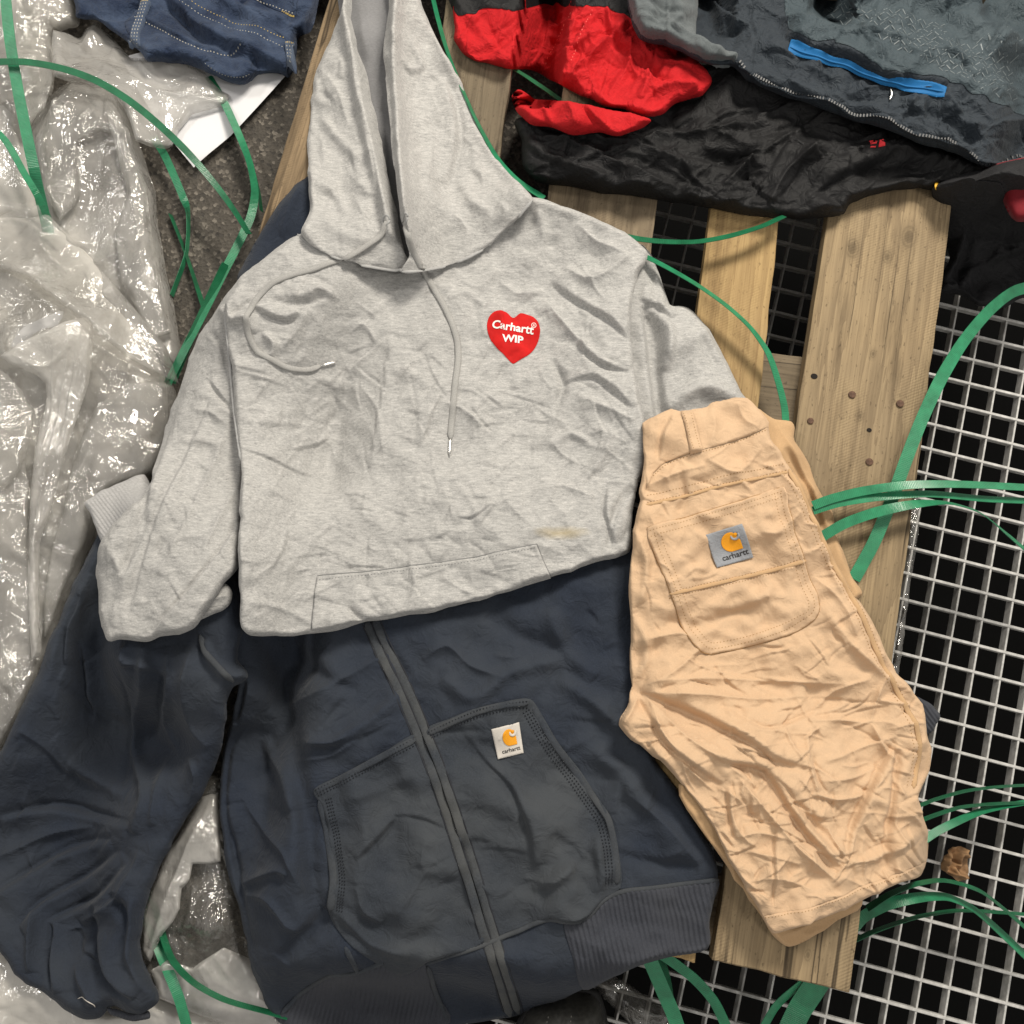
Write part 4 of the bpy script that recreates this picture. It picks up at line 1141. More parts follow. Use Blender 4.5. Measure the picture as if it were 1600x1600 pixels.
# hood and shoulder that show beside the grey hood
nhS = Surf([(500, 270), (470, 282), (446, 308), (425, 335), (408, 365), (388, 400), (372, 440), (420, 480), (520, 460), (560, 380), (540, 300)],
    24, 16, step=3, wr=[('soft', 2, .3)], seed=61, drape=(8, 5), folds=[(((470, 290), (455, 330), (440, 370)), 5, 4, 'c')])
nhS.mesh('hood', M_NAVY, nr)
nb_folds = [
    # the side of the body is folded forward: raised left of this line
    (((500, 1470), (484, 1420), (474, 1360), (468, 1290), (456, 1200), (444, 1120), (428, 1060), (402, 1010), (380, 970)), 26, 17, 's'),
    (((384, 1130), (360, 1180), (352, 1260), (372, 1350), (384, 1420), (400, 1500)), 6, -6, 'r'),
    (((384, 1060), (376, 1090), (365, 1130)), 9, -14, 'r'),
    (((440, 1500), (500, 1440), (512, 1420)), 12, -14, 'r'), (((420, 1150), (450, 1220), (470, 1300)), 9, 7, 'r'),
    (((380, 1240), (420, 1300), (450, 1330), (478, 1390)), 7, 6, 'c'), (((378, 1380), (410, 1365), (440, 1355), (456, 1362)), 6, 8, 'c'), (((385, 1395), (420, 1400), (450, 1440), (470, 1455)), 7, 7, 'c'),
    (((440, 1110), (520, 1070), (590, 1030), (620, 1020)), 9, 5, 'c'), (((470, 1165), (540, 1150), (600, 1110), (625, 1085)), 10, 6, 'r'), (((460, 1010), (510, 1060), (560, 1080)), 10, -5, 'r'),
    (((480, 1160), (520, 1160), (545, 1150)), 5, 6, 'c'), (((460, 1190), (520, 1180), (570, 1150)), 6, 4, 'c'),
    (((660, 1030), (700, 1010), (735, 1040), (790, 1060)), 9, 6, 'c'), (((690, 1060), (740, 1090), (800, 1050), (880, 1030)), 12, 6, 'r'), (((760, 960), (820, 1000), (900, 1020)), 14, -6, 'r'),
    (((860, 950), (880, 1010), (930, 1060)), 14, 7, 'r'), (((870, 1060), (930, 1100), (985, 1160)), 12, 7, 'r'), (((890, 1150), (950, 1190), (1010, 1260), (1060, 1330)), 16, 7, 'r'),
    (((960, 1330), (1020, 1350), (1090, 1355)), 10, -5, 'r'), (((980, 1240), (1040, 1290), (1090, 1350)), 9, 5, 'c'), (((560, 1000), (600, 1010), (640, 1060)), 8, -4, 'r')]
nbS = Surf([(350, 880), (345, 960), (352, 1010), (372, 1050), (370, 1090), (360, 1130), (350, 1165), (344, 1230), (346, 1300), (360, 1380), (376, 1422), (384, 1462), (392, 1512), (412, 1560), (438, 1598), (520, 1636), (620, 1640), (700, 1604), (770, 1594), (836, 1580), (872, 1566), (906, 1547), (950, 1530), (1000, 1506), (1050, 1492), (1106, 1480), (1108, 1440), (1114, 1410), (1122, 1378), (1118, 1340), (1095, 1296), (1062, 1240), (1024, 1190), (1010, 1120), (1030, 1000), (1010, 860), (900, 800), (500, 820)],
    19, 11, step=2.2, drape=(12, 6), wr=[('soft', 1.8, .5, 1.1), ('crisp', 1.0, .2, .9), ('crisp', .4, .2, .5)], seed=62, folds=nb_folds + rand_folds(31, 60, (360, 960, 1080, 1400), -25, 35, (30, 90), (3, 6), (1, 2.4)))
nbS.mesh('body', M_NAVY, nr)
# kangaroo pockets either side of the zip
zipc = [(578, 968), (600, 1018), (630, 1078), (656, 1140), (682, 1200), (702, 1258), (721, 1318), (741, 1380), (758, 1440), (777, 1500), (804, 1584)]
plS, plO = patch('pocket', [(490, 1234), (540, 1208), (600, 1176), (655, 1147), (683, 1205), (703, 1262), (722, 1322), (742, 1384), (756, 1440), (758, 1470), (712, 1490), (672, 1502), (645, 1518), (624, 1522), (590, 1506), (545, 1472), (512, 1428), (518, 1400), (521, 1370), (516, 1320), (505, 1262)],
    nbS, M_NAVY_P, nr, T=5.5, R=6, step=2.2, wr=[('soft', 2.2, 1.2, .8)], seed=63, folds=[(((560, 1340), (590, 1310), (625, 1270)), 8, 6, 's'), (((560, 1380), (572, 1420), (600, 1440)), 7, 5, 'c'), (((620, 1430), (660, 1370), (680, 1340)), 7, 4, 'c'), (((530, 1420), (580, 1470), (640, 1490)), 9, 6, 'r'), (((540, 1250), (600, 1230), (650, 1210)), 10, 3, 'r')])
prS, prO = patch('pocket', [(664, 1142), (700, 1124), (740, 1108), (790, 1096), (828, 1092), (845, 1114), (872, 1160), (908, 1206), (934, 1246), (952, 1272), (958, 1290), (966, 1330), (969, 1386), (940, 1406), (922, 1428), (902, 1438), (878, 1438), (857, 1434), (810, 1456), (764, 1474), (742, 1384), (722, 1322), (703, 1262), (683, 1205)],
    nbS, M_NAVY_P, nr, T=5.5, R=6, step=2.2, wr=[('soft', 2.4, 2.0, .8)], seed=64, folds=[(((720, 1140), (760, 1190), (800, 1230), (825, 1290), (835, 1350)), 11, 8, 's'), (((745, 1260), (765, 1320), (800, 1380)), 10, -5, 'r'), (((830, 1390), (880, 1360), (915, 1330)), 10, 6, 'r'), (((860, 1300), (900, 1340), (920, 1390)), 9, -5, 'r'), (((930, 1300), (935, 1340), (940, 1390)), 8, 5, 'r')])
def seam2(parent_surf, pts, par, w=5.0, rows=(-3.2, 0.4), mat=None, thread=None):
    """raised seam with twin rows of stitching"""
    cord('seam', pts, parent_surf, w, mat or M_NAVY_W, par, flat=.26, lift=-.8)
    p = catmull(pts, 5); t = np.gradient(p, axis=0); t /= np.linalg.norm(t, axis=1, keepdims=True); n = np.stack([-t[:, 1], t[:, 0]], 1)
    for r in rows:
        q = resample(p + n * r, 10)
        stitches('stitching', q, parent_surf, thread or M_THREAD_N, par, 5.2, 3.2, 1.4, off=2.4, smooth=2)
seam2(plS, [(494, 1236), (540, 1213), (600, 1181), (650, 1155)], plO, 5, (-2, 4, 8))
seam2(plS, [(500, 1250), (510, 1290), (519, 1340), (523, 1380), (518, 1422)], plO, 6, (-10, -14, -18))
seam2(prS, [(670, 1146), (710, 1127), (750, 1111), (792, 1101), (826, 1098)], prO, 5, (-2, 4, 8))
seam2(prS, [(832, 1104), (866, 1162), (902, 1210), (930, 1250), (948, 1276), (953, 1292), (960, 1330), (963, 1380)], prO, 5, (7, 12, 17))
# hem: rib knit left and right, plain piece in the middle
def rib(along, period, amp):
    a = np.array(along, float); a /= np.linalg.norm(a)
    return lambda U, V, D: amp * np.sin(2 * np.pi * (U * a[0] + V * a[1] + 1.2 * vnoise(U, V, 40, 5)) / period)
rbS, rbO = patch('rib_hem', [(436, 1590), (452, 1570), (470, 1556), (492, 1540), (514, 1526), (552, 1522), (600, 1506), (632, 1522), (662, 1506), (668, 1520), (682, 1550), (704, 1596), (640, 1634), (540, 1634), (452, 1604)], nbS, M_RIB, nr, T=3.0, R=5, step=1.5, extra=rib((.97, .2), 7.6, 1.15), edge=.5)
rrS, rrO = patch('rib_hem', [(880, 1440), (902, 1440), (924, 1430), (942, 1410), (970, 1392), (1036, 1386), (1080, 1380), (1122, 1374), (1115, 1408), (1108, 1440), (1105, 1482), (1050, 1494), (1000, 1508), (950, 1530), (911, 1546), (896, 1500)], nbS, M_RIB, nr, T=3.0, R=5, step=1.5, extra=rib((.975, -.22), 7.6, 1.15), edge=.5)
nvT = Multi(nbS, plS, prS, rbS, rrS)
cord('seam', [(440, 1584), (470, 1553), (512, 1525), (552, 1520), (600, 1503)], nvT, 3.4, M_NAVY_W, nr, flat=.5, lift=1)
cord('seam', [(664, 1505), (712, 1490), (760, 1474), (810, 1455), (857, 1435), (902, 1438), (922, 1428), (940, 1407), (975, 1391), (1037, 1385), (1080, 1379), (1121, 1373)], nvT, 3.4, M_NAVY_W, nr, flat=.5, lift=.6)
cord('seam', [(668, 1510), (680, 1545), (700, 1594)], nbS, 4, M_NAVY_W, nr, flat=.5, lift=2)
cord('seam', [(540, 1478), (552, 1502), (560, 1520)], nbS, 4, M_NAVY_W, nr, flat=.4, lift=0)
# zip placket: two padded flaps that meet over the zip
p = catmull(zipc, 6); t = np.gradient(p, axis=0); t /= np.linalg.norm(t, axis=1, keepdims=True); nn = np.stack([-t[:, 1], t[:, 0]], 1)
for s in (-7.0, 7.0):
    q = resample(p + nn * s, 12)
    cord('zip_flap', q, nvT, 6.4, M_NAVY_Z, nr, flat=.26, lift=.2, smooth=2, sides=10)
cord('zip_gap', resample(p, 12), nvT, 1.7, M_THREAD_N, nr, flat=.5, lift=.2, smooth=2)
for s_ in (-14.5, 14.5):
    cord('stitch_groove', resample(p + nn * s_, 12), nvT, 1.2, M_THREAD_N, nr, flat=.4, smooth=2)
# woven label with logo
def logo(parent_surf, par, corners, matl, name='label_patch', dim=1.0, text_bend=0.0):
    """corners: top left, top right, bottom right, bottom left"""
    c = np.array(corners, float)
    lS, lO = patch(name, corners, parent_surf, matl, par, T=2.0, R=1.6, step=1.3, smooth=1, flatten=10)
    def uv(a, b):
        a = np.asarray(a); b = np.asarray(b)
        return ((1 - a) * (1 - b))[..., None] * c[0] + (a * (1 - b))[..., None] * c[1] + (a * b)[..., None] * c[2] + ((1 - a) * b)[..., None] * c[3]
    th = np.radians(np.linspace(-62, -270, 22))
    a = .57 + .27 * np.cos(th) * .9; b = .40 + .27 * np.sin(th)
    pts = [(x, y) for x, y in zip(a, b)] + [(.82, .67), (.815, .42)]
    pts = np.array(pts)
    P_ = uv(pts[:, 0], pts[:, 1])
    gS, gO = patch('logo_mark', [tuple(q) for q in P_], lS, M_ORANGE, lO, T=.5, R=1, step=1.1, smooth=1)
    # the curl inside the mark
    th = np.radians(np.linspace(-70, -360 - 20, 16))
    ring = uv(.705 + .09 * np.cos(-th) * np.linspace(1.0, .85, 16), .255 + .085 * np.sin(-th))
    th2 = np.radians(np.linspace(200, -30, 12))
    curl = uv(.715 + .098 * np.cos(th2), .26 + .098 * np.sin(th2))
    cord('logo_curl', [tuple(q) for q in curl], gS, 2.0, matl, lO, flat=.3, step=2, lift=.1)
    dot = uv(.73 + .05 * np.cos(np.linspace(0, 6.283, 10)[:-1]), .235 + .05 * np.sin(np.linspace(0, 6.283, 10)[:-1]))
    patch('logo_curl', [tuple(q) for q in dot], gS, M_ORANGE, lO, T=.7, R=1, step=.9, smooth=1)
    base = uv(np.array(.56), np.array(.86)); xd = uv(np.array(1.0), np.array(.86)) - uv(np.array(0.0), np.array(.86))
    text_on('lettering', 'carhartt', tuple(base), tuple(xd), .215 * np.linalg.norm(xd), lS, M_BLACKTHREAD, lO, bold=.012, off=.5, bend=text_bend)
    pp = c * .93 + c.mean(0) * .07
    return lS
logo(prS, nr, [(768, 1139), (811, 1128), (818, 1176), (778, 1186)], M_LABEL_W)
# left sleeve with gathered cuff
ns_folds = [
    (((320, 1000), (330, 1030), (350, 1052), (378, 1062)), 8, 6, 'r'), (((388, 1052), (372, 1066), (362, 1072)), 7, 7, 'r'),
    (((205, 1290), (150, 1275), (80, 1262), (0, 1280)), 12, 11, 's'), (((150, 1290), (90, 1300), (20, 1330), (-20, 1345)), 9, 8, 'c'), (((175, 1310), (110, 1330), (40, 1370), (-10, 1400)), 12, 10, 's'),
    (((190, 1330), (140, 1370), (70, 1410), (30, 1450)), 11, 10, 's'), (((200, 1350), (160, 1400), (100, 1430), (80, 1440)), 10, 11, 's'), (((220, 1330), (190, 1400), (130, 1440)), 9, 8, 'c'),
    (((60, 1420), (50, 1470), (45, 1520)), 9, 9, 'c'), (((90, 1440), (80, 1500), (85, 1550)), 9, 9, 's'), (((120, 1450), (130, 1490), (160, 1520)), 9, -9, 'r'), (((160, 1410), (158, 1470), (170, 1520), (210, 1560)), 10, 12, 's'),
    (((215, 1400), (205, 1460), (215, 1510), (240, 1550)), 9, 8, 'r'), (((185, 1390), (200, 1440), (190, 1500)), 8, -8, 'r'), (((130, 1470), (135, 1530), (150, 1570)), 9, 8, 'r'),
    (((230, 1000), (225, 1080), (215, 1150), (220, 1220)), 9, 7, 'r'), (((180, 1010), (200, 1080), (215, 1140), (205, 1180)), 9, 8, 's'), (((260, 1010), (265, 1080), (262, 1130), (290, 1190)), 9, 7, 'c'),
    (((300, 1010), (290, 1080), (305, 1140), (330, 1170)), 9, 7, 'c'), (((250, 1040), (248, 1100), (240, 1160)), 8, -4, 'r'), (((130, 1000), (140, 1070), (150, 1130)), 12, 8, 's'), (((80, 1060), (120, 1090), (200, 1140)), 9, -5, 'r'),
    (((30, 1140), (80, 1170), (120, 1210)), 8, 5, 'c'), (((90, 1150), (130, 1200), (200, 1240)), 12, 7, 'r'), (((220, 1180), (230, 1240), (210, 1300)), 9, 8, 'r'), (((270, 1180), (250, 1230), (240, 1290)), 7, 6, 'c'),
    (((300, 1180), (310, 1220), (295, 1260)), 6, 6, 'c'), (((150, 900), (120, 980), (110, 1040)), 10, 7, 'r'), (((130, 930), (100, 1000), (95, 1060)), 7, -6, 'r')]
nsS = Surf([(180, 800), (152, 838), (135, 872), (118, 905), (102, 945), (90, 975), (78, 1000), (66, 1035), (54, 1062), (30, 1115), (4, 1168), (-20, 1230), (-40, 1300), (-40, 1420), (-10, 1470), (6, 1492), (24, 1520), (44, 1536), (66, 1548), (84, 1562), (104, 1580), (135, 1592), (160, 1588), (178, 1572), (200, 1582), (222, 1582), (240, 1574), (249, 1562), (246, 1548), (236, 1525), (224, 1500), (221, 1460), (228, 1420), (244, 1372), (262, 1332), (286, 1288), (312, 1246), (332, 1208), (346, 1172), (353, 1130), (358, 1090), (366, 1074), (386, 1060), (384, 1046), (372, 1030), (380, 980), (360, 880), (280, 800)],
    34, 26, step=2.2, gain=2.5, drape=(9, 7), wr=[('soft', 1.8, .2, 1.0), ('crisp', .9, 1.2, .9)], seed=65, folds=ns_folds + rand_folds(33, 40, (20, 1000, 330, 1540), 110, 30, (30, 90), (3, 6), (1, 2.5)))
nsS.mesh('sleeve', M_NAVY, nr)
cord('seam', [(312, 992), (322, 1018), (340, 1038), (356, 1054), (368, 1066)], nsS, 4.5, M_NAVY_W, nr, flat=.45)
cord('loose_thread', [(124, 1559), (133, 1555), (143, 1557), (152, 1565), (153, 1571)], nsS, .8, M_LABEL_W, nr, flat=1, step=2)
cfS = Surf([(168, 1574), (190, 1580), (212, 1582), (232, 1578), (233, 1590), (210, 1596), (185, 1590), (172, 1584)], 10, 6, step=1.5, z0=.07, seed=66, extra=rib((.95, .2), 5, 1.0), edge=.6, register=False)
cfS.mesh('cuff', M_RIB, nr)
cf2 = Surf([(1425, 1090), (1442, 1094), (1458, 1104), (1468, 1118), (1458, 1142), (1444, 1148), (1425, 1130)], 14, 8, step=1.5, z0=.115, seed=67, extra=rib((.8, -.6), 6, 1.2), edge=.6)
cf2.mesh('cuff', M_RIB, nr)

GAIN[0] = 1.8
# ================================================================== grey pullover hoodie
def heather():
    m, nt, b = new_mat('heather_grey_jersey')
    v = coords(nt)
    n1 = noise(nt, coords(nt, (95, 480, 300), .05), 1.0, 5.0, .75, .3)
    n2 = noise(nt, coords(nt, (500, 1500, 600), .05), 1.0, 2.0, .6)
    f = math_n(nt, 'ADD', math_n(nt, 'MULTIPLY', n1, .62), math_n(nt, 'MULTIPLY', n2, .38))
    col = ramp(nt, f, [(.30, (.17, .17, .17)), (.43, (.34, .337, .328)), (.55, (.455, .448, .432)), (.70, (.64, .628, .605))])
    # yellowish stain near the pocket
    sx, sy = P(878, 831, .19)
    d = dist_to(nt, tcw(nt), (float(sx), float(sy), 0), (22, 95, 0))
    k = math_n(nt, 'SUBTRACT', 1.15, math_n(nt, 'ADD', d, math_n(nt, 'MULTIPLY', noise(nt, v, 60, 3), .7)), True)
    col = mixc(nt, math_n(nt, 'MULTIPLY', k, .8, True), col, (.42, .33, .16))
    nt.links.new(col, b.inputs['Base Color'])
    b.inputs['Roughness'].default_value = .95; b.inputs['Specular IOR Level'].default_value = .15
    b.inputs['Sheen Weight'].default_value = .12
    w = noise(nt, v, 900, 3, .7)
    cn = noise(nt, v, 34, 3, .55, .8)
    rd_ = math_n(nt, 'ABSOLUTE', math_n(nt, 'SUBTRACT', cn, .5))
    bump(nt, b, math_n(nt, 'ADD', math_n(nt, 'MULTIPLY', rd_, 7.0), w), .45, .0012)
    return m
def tcw(nt):
    g = N(nt, 'ShaderNodeNewGeometry')
    return g.outputs['Position']
M_GREY = heather()
M_GREY_IN = fabric('grey_hood_inside_shaded', (.2, .2, .205), .15, (300, 700, 300), 0, 1000, .3, None, .15, .95, .1, 20)  # lining colour darkened for the shade inside the hood opening
M_GREY_RIB = fabric('grey_rib_knit', (.42, .415, .41), .2, (300, 700, 300), 0, 1000, .3, None, .1, .95, .1, 20)
M_GREY_CORD = fabric('grey_drawstring', (.36, .355, .34), .2, (900, 900, 900), 0, 1500, .5, None, .1, .95, .1, 20)
M_SEAM_G = fabric('grey_seam', (.36, .36, .355), .15, (300, 700, 300), 0, 1000, .3, None, .1, .95, .1, 20)
M_HEART = plain('red_heart_print', (.52, .011, .01), .8, spec=.2, nscale=90, nstr=.3, var=.15)
M_WHITE = plain('white_print', (.82, .8, .76), .6)
M_AGLET = plain('silver_aglet', (.75, .74, .72), .25, 1.0)
gr = root_at('grey_hoodie', 'heather grey pullover hoodie with red heart chest print', 'hoodie', 680, 600, DECK)
# right sleeve, running under the shorts
g2S = Surf([(960, 400), (1000, 382), (1020, 405), (1034, 440), (1046, 474), (1062, 478), (1082, 486), (1104, 510), (1124, 545), (1142, 578), (1158, 612), (1180, 638), (1196, 664), (1210, 720), (1120, 760), (1000, 720), (970, 600)],
    24, 16, step=2.2, drape=(10, 6), wr=[('soft', 1.8, .9, .9), ('crisp', .6, .3, .6)], seed=71, folds=[(((1008, 478), (1018, 530), (1026, 600), (1032, 664)), 7, -24, 'r'), (((1012, 490), (1024, 530), (1024, 570)), 9, -14, 'r'), (((1028, 490), (1045, 520), (1040, 580)), 9, 9, 'r'), (((1040, 560), (1100, 520), (1120, 540)), 14, 6, 'r'), (((1040, 640), (1090, 610), (1160, 625)), 12, 9, 'r'), (((1000, 470), (1030, 480), (1050, 500)), 8, 8, 's'), (((1010, 400), (1025, 450), (1020, 480)), 9, -7, 'r'), (((1080, 500), (1110, 560), (1150, 610)), 10, -4, 'r')])
g2S.mesh('sleeve', M_GREY, gr)
# left sleeve folded back over itself, cuff turned out
cuS = Surf([(132, 786), (146, 776), (165, 764), (190, 752), (228, 742), (240, 780), (225, 840), (180, 860), (158, 848), (150, 826), (140, 802)], 12, 8, step=1.5, drape=(5, 4), seed=72, extra=rib((.75, -.6), 5.2, .7), edge=.6, wr=[('soft', 1.2, .3, .7)])
cuS.mesh('cuff', M_GREY_RIB, gr)
ftS = Surf([(300, 940), (330, 915), (352, 912), (364, 928), (360, 944), (336, 960), (318, 968), (290, 980)], 12, 8, step=2.2, drape=(5, 4), seed=73, folds=[(((320, 950), (340, 935), (358, 930)), 4, 4, 'c')])
ftS.mesh('sleeve_fold', M_GREY, gr)
g1S = Surf([(500, 380), (465, 368), (436, 386), (402, 412), (372, 438), (346, 472), (322, 508), (301, 550), (284, 600), (266, 650), (251, 700), (238, 740), (226, 770), (205, 790), (180, 815), (158, 845), (152, 880), (153, 925), (158, 965), (165, 998), (190, 1000), (228, 1003), (252, 996), (300, 984), (318, 962), (340, 930), (358, 905), (374, 882), (380, 800), (385, 700), (382, 600), (400, 520), (480, 470)],
    19, 10, step=2.0, drape=(9, 6), wr=[('soft', 1.2, .9, 1.0), ('crisp', .8, .2, .9), ('crisp', .5, .9, .45)], seed=74,
    folds=[(((322, 590), (335, 610), (352, 630), (365, 645)), 4, -4, 'r'), (((335, 620), (290, 720), (240, 830), (205, 960)), 9, 6, 's'), (((360, 640), (340, 720), (300, 800), (250, 900)), 8, 5, 'c'), (((300, 580), (260, 700), (225, 800), (200, 900), (190, 980)), 10, 6, 's'),
           (((372, 820), (340, 870), (300, 920), (240, 990)), 7, 9, 's'), (((375, 760), (350, 800), (320, 860)), 7, 5, 'c'), (((170, 850), (195, 900), (180, 980)), 8, 5, 'r'), (((230, 760), (222, 830), (190, 900)), 7, -5, 'r'), (((300, 640), (330, 645), (350, 660)), 6, 4, 'c'), (((280, 690), (320, 690), (350, 700)), 6, 3, 'r'), (((260, 860), (290, 840), (330, 840)), 6, 3, 'c'), (((345, 480), (360, 500), (380, 490)), 7, 7, 'r'), (((330, 520), (350, 545), (355, 580)), 6, -4, 'r')] + rand_folds(41, 40, (170, 500, 360, 980), 60, 45, (20, 60), (2.5, 5), (.8, 2)))
g1S.mesh('sleeve', M_GREY, gr)
# torso
gt_folds = [
    (((350, 470), (362, 500), (385, 500), (400, 520)), 7, 8, 'r'), (((400, 480), (425, 495), (450, 500), (470, 490)), 7, 8, 's'), (((410, 520), (430, 540), (425, 560)), 6, 6, 'r'), (((440, 550), (465, 520), (480, 490)), 5, 5, 'c'), (((480, 470), (500, 455), (530, 470)), 6, 5, 'r'), (((420, 470), (470, 475), (520, 460)), 7, -5, 'r'),
    (((378, 700), (420, 715), (470, 740), (500, 745)), 6, 5, 's'), (((372, 750), (430, 770), (490, 800)), 5, 4, 'c'), (((460, 705), (500, 695), (515, 685)), 4, 5, 's'), (((380, 660), (430, 660), (480, 665)), 6, 3, 'r'), (((520, 650), (530, 620), (555, 560)), 6, 4, 'c'), (((510, 670), (525, 640), (520, 610)), 6, -4, 'r'),
    (((545, 520), (570, 510), (590, 540)), 5, 3, 'c'), (((560, 600), (590, 640), (600, 720)), 6, 3, 'c'), (((660, 700), (675, 650), (690, 620)), 5, 4, 's'), (((690, 630), (720, 640), (770, 680)), 4, 3, 'c'), (((735, 640), (755, 665), (770, 678)), 3, -3, 'r'),
    (((715, 810), (740, 808), (780, 780)), 4, 4, 's'), (((740, 820), (770, 790), (800, 780)), 5, 3, 'c'), (((500, 870), (520, 820), (440, 900)), 5, 3, 'c'), (((420, 900), (445, 860), (450, 830)), 5, 4, 's'), (((620, 600), (640, 570), (660, 560)), 4, 3, 'c'),
    (((860, 440), (900, 470), (950, 500), (985, 530)), 8, 7, 's'), (((850, 470), (890, 520), (930, 560)), 7, 6, 'c'), (((880, 420), (920, 440), (960, 420), (985, 400)), 7, 6, 'c'), (((900, 540), (940, 570), (985, 580)), 7, 8, 's'), (((880, 600), (930, 590), (990, 640)), 8, 7, 's'), (((900, 620), (950, 640), (990, 660)), 7, 5, 'c'), (((860, 560), (880, 600), (870, 640)), 6, -5, 'r'),
    (((880, 640), (860, 680), (830, 700)), 6, 4, 'c'), (((930, 700), (890, 680), (860, 700)), 6, 4, 'r'), (((960, 680), (930, 730), (900, 760)), 7, 5, 'r'), (((950, 760), (945, 800), (960, 850)), 6, 7, 's'), (((990, 760), (960, 800), (950, 860)), 6, -5, 'r'), (((830, 770), (880, 760), (930, 780)), 6, 4, 'c'), (((760, 480), (730, 460), (700, 470)), 6, 3, 'r'), (((780, 440), (810, 460), (850, 455)), 6, 4, 'c'),
    (((545, 950), (560, 965), (580, 972)), 5, -5, 'r'), (((690, 900), (720, 920), (760, 935)), 4, 3, 'c'), (((640, 870), (650, 910), (640, 950)), 5, 3, 'r'), (((390, 940), (440, 950), (490, 975)), 6, 3, 'r'), (((780, 420), (750, 450), (720, 440)), 5, 3, 'c'), (((840, 330), (850, 380), (820, 420)), 8, 4, 'r'), (((900, 350), (930, 380), (980, 400)), 7, 4, 'c')]
gtS = Surf([(352, 480), (356, 530), (362, 580), (367, 640), (374, 690), (378, 740), (374, 800), (373, 860), (375, 930), (378, 980), (392, 993), (440, 994), (488, 989), (520, 986), (552, 978), (578, 971), (640, 962), (700, 950), (760, 935), (850, 906), (900, 890), (945, 876), (984, 862), (985, 820), (994, 770), (1008, 720), (1010, 660), (1000, 620), (990, 575), (986, 530), (988, 470), (996, 430), (1012, 400), (990, 372), (950, 350), (890, 326), (830, 308), (760, 330), (640, 360), (520, 360), (466, 366), (440, 385), (400, 415), (372, 440)],
    17, 9, step=1.9, drape=(10, 7), wr=[('soft', 1.0, .35, 1.0), ('crisp', 1.0, 1.0, .9), ('crisp', .55, .2, .45), ('paper', .35, 1.2, .4)], seed=75, folds=gt_folds + rand_folds(43, 150, (380, 430, 985, 960), -35, 45, (20, 80), (1.6, 3.2), (.7, 1.8)) + rand_folds(47, 110, (380, 560, 985, 960), -60, 40, (30, 110), (1.8, 3.6), (.7, 1.6)) + rand_folds(48, 90, (380, 560, 985, 960), 15, 25, (30, 90), (1.8, 3.4), (.6, 1.4)))
gtS.mesh('torso', M_GREY, gr)
poS, poO = patch('kangaroo_pocket', [(497, 901), (560, 896), (640, 886), (740, 872), (838, 852), (850, 880), (861, 904), (760, 934), (700, 948), (640, 959), (580, 968), (552, 974), (520, 982), (488, 986)], gtS, M_GREY, gr, T=4.5, R=2.2, step=1.8, smooth=1)
M_THREAD_SHADE = plain('grey_thread_and_edge_shadow', (.2, .2, .2), .9)  # stitching thread, also the painted shadow line round the pocket
cord('pocket_edge_line', [(497, 900), (560, 895), (640, 885), (740, 871), (839, 851)], gtS, 1.1, M_THREAD_SHADE, poO, flat=.6, lift=.6, smooth=3)  # these dark cords stand in for the thin shadow along the pocket edges
cord('pocket_edge_line', [(497, 900), (492, 945), (487, 984)], gtS, 1.0, M_THREAD_SHADE, poO, flat=.6, lift=.6, smooth=3)
cord('pocket_edge_line', [(839, 851), (850, 880), (862, 903)], gtS, 1.0, M_THREAD_SHADE, poO, flat=.6, lift=.6, smooth=3)
stitches('stitching', [(500, 907), (560, 901), (640, 891), (740, 877), (838, 857)], poS, M_THREAD_SHADE, poO, 5, 3.2, 1.0, off=.7)
cord('seam', [(352, 490), (357, 540), (366, 640), (377, 720)], gtS, 2.6, M_SEAM_G, gr, flat=.5, lift=-.5)
# hood: inside back, then the two front panels with the opening between them
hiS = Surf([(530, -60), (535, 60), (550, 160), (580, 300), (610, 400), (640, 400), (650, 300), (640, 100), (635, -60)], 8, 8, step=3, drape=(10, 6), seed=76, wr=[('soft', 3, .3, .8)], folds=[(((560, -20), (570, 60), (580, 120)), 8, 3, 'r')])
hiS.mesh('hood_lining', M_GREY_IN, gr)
hlS = Surf([(536, -60), (536, -10), (532, 24), (516, 62), (500, 96), (490, 135), (484, 190), (481, 240), (482, 290), (484, 335), (470, 366), (500, 392), (540, 408), (580, 418), (628, 424), (640, 412), (630, 385), (621, 340), (610, 290), (599, 240), (590, 195), (580, 152), (574, 120), (563, 90), (554, 55), (549, 15), (556, -60)],
    12, 9, step=1.9, drape=(5, 3), tmul=lambda U, V: np.clip((432 - V) / 110 + np.clip((U - 690) / 200, 0, .0), .12, 1), wr=[('soft', 1.5, .3, .9), ('crisp', .9, .2, .7), ('crisp', .45, .2, .4)], seed=77,
    folds=[(((544, -40), (540, 15), (545, 60), (556, 110), (564, 160), (574, 205), (586, 255), (598, 310), (612, 370)), 9, 14, 'r', False), (((545, 60), (556, 120), (566, 180), (585, 260), (596, 340)), 4, -5, 'r'), (((548, 20), (552, 80), (560, 150), (575, 220), (590, 300)), 5, 5, 'c'), (((500, 180), (530, 220), (560, 250)), 8, 4, 'r'), (((495, 290), (520, 300), (545, 340)), 8, 5, 'r'), (((510, 120), (530, 150), (545, 200)), 8, 4, 'c'), (((500, 340), (540, 370), (590, 380)), 9, 4, 'r'), (((550, 300), (570, 340), (580, 380)), 6, 3, 'c')] + rand_folds(45, 24, (490, 100, 600, 400), 70, 40, (20, 60), (2.5, 5), (.8, 2)))
hlS.mesh('hood_panel', M_GREY, gr)
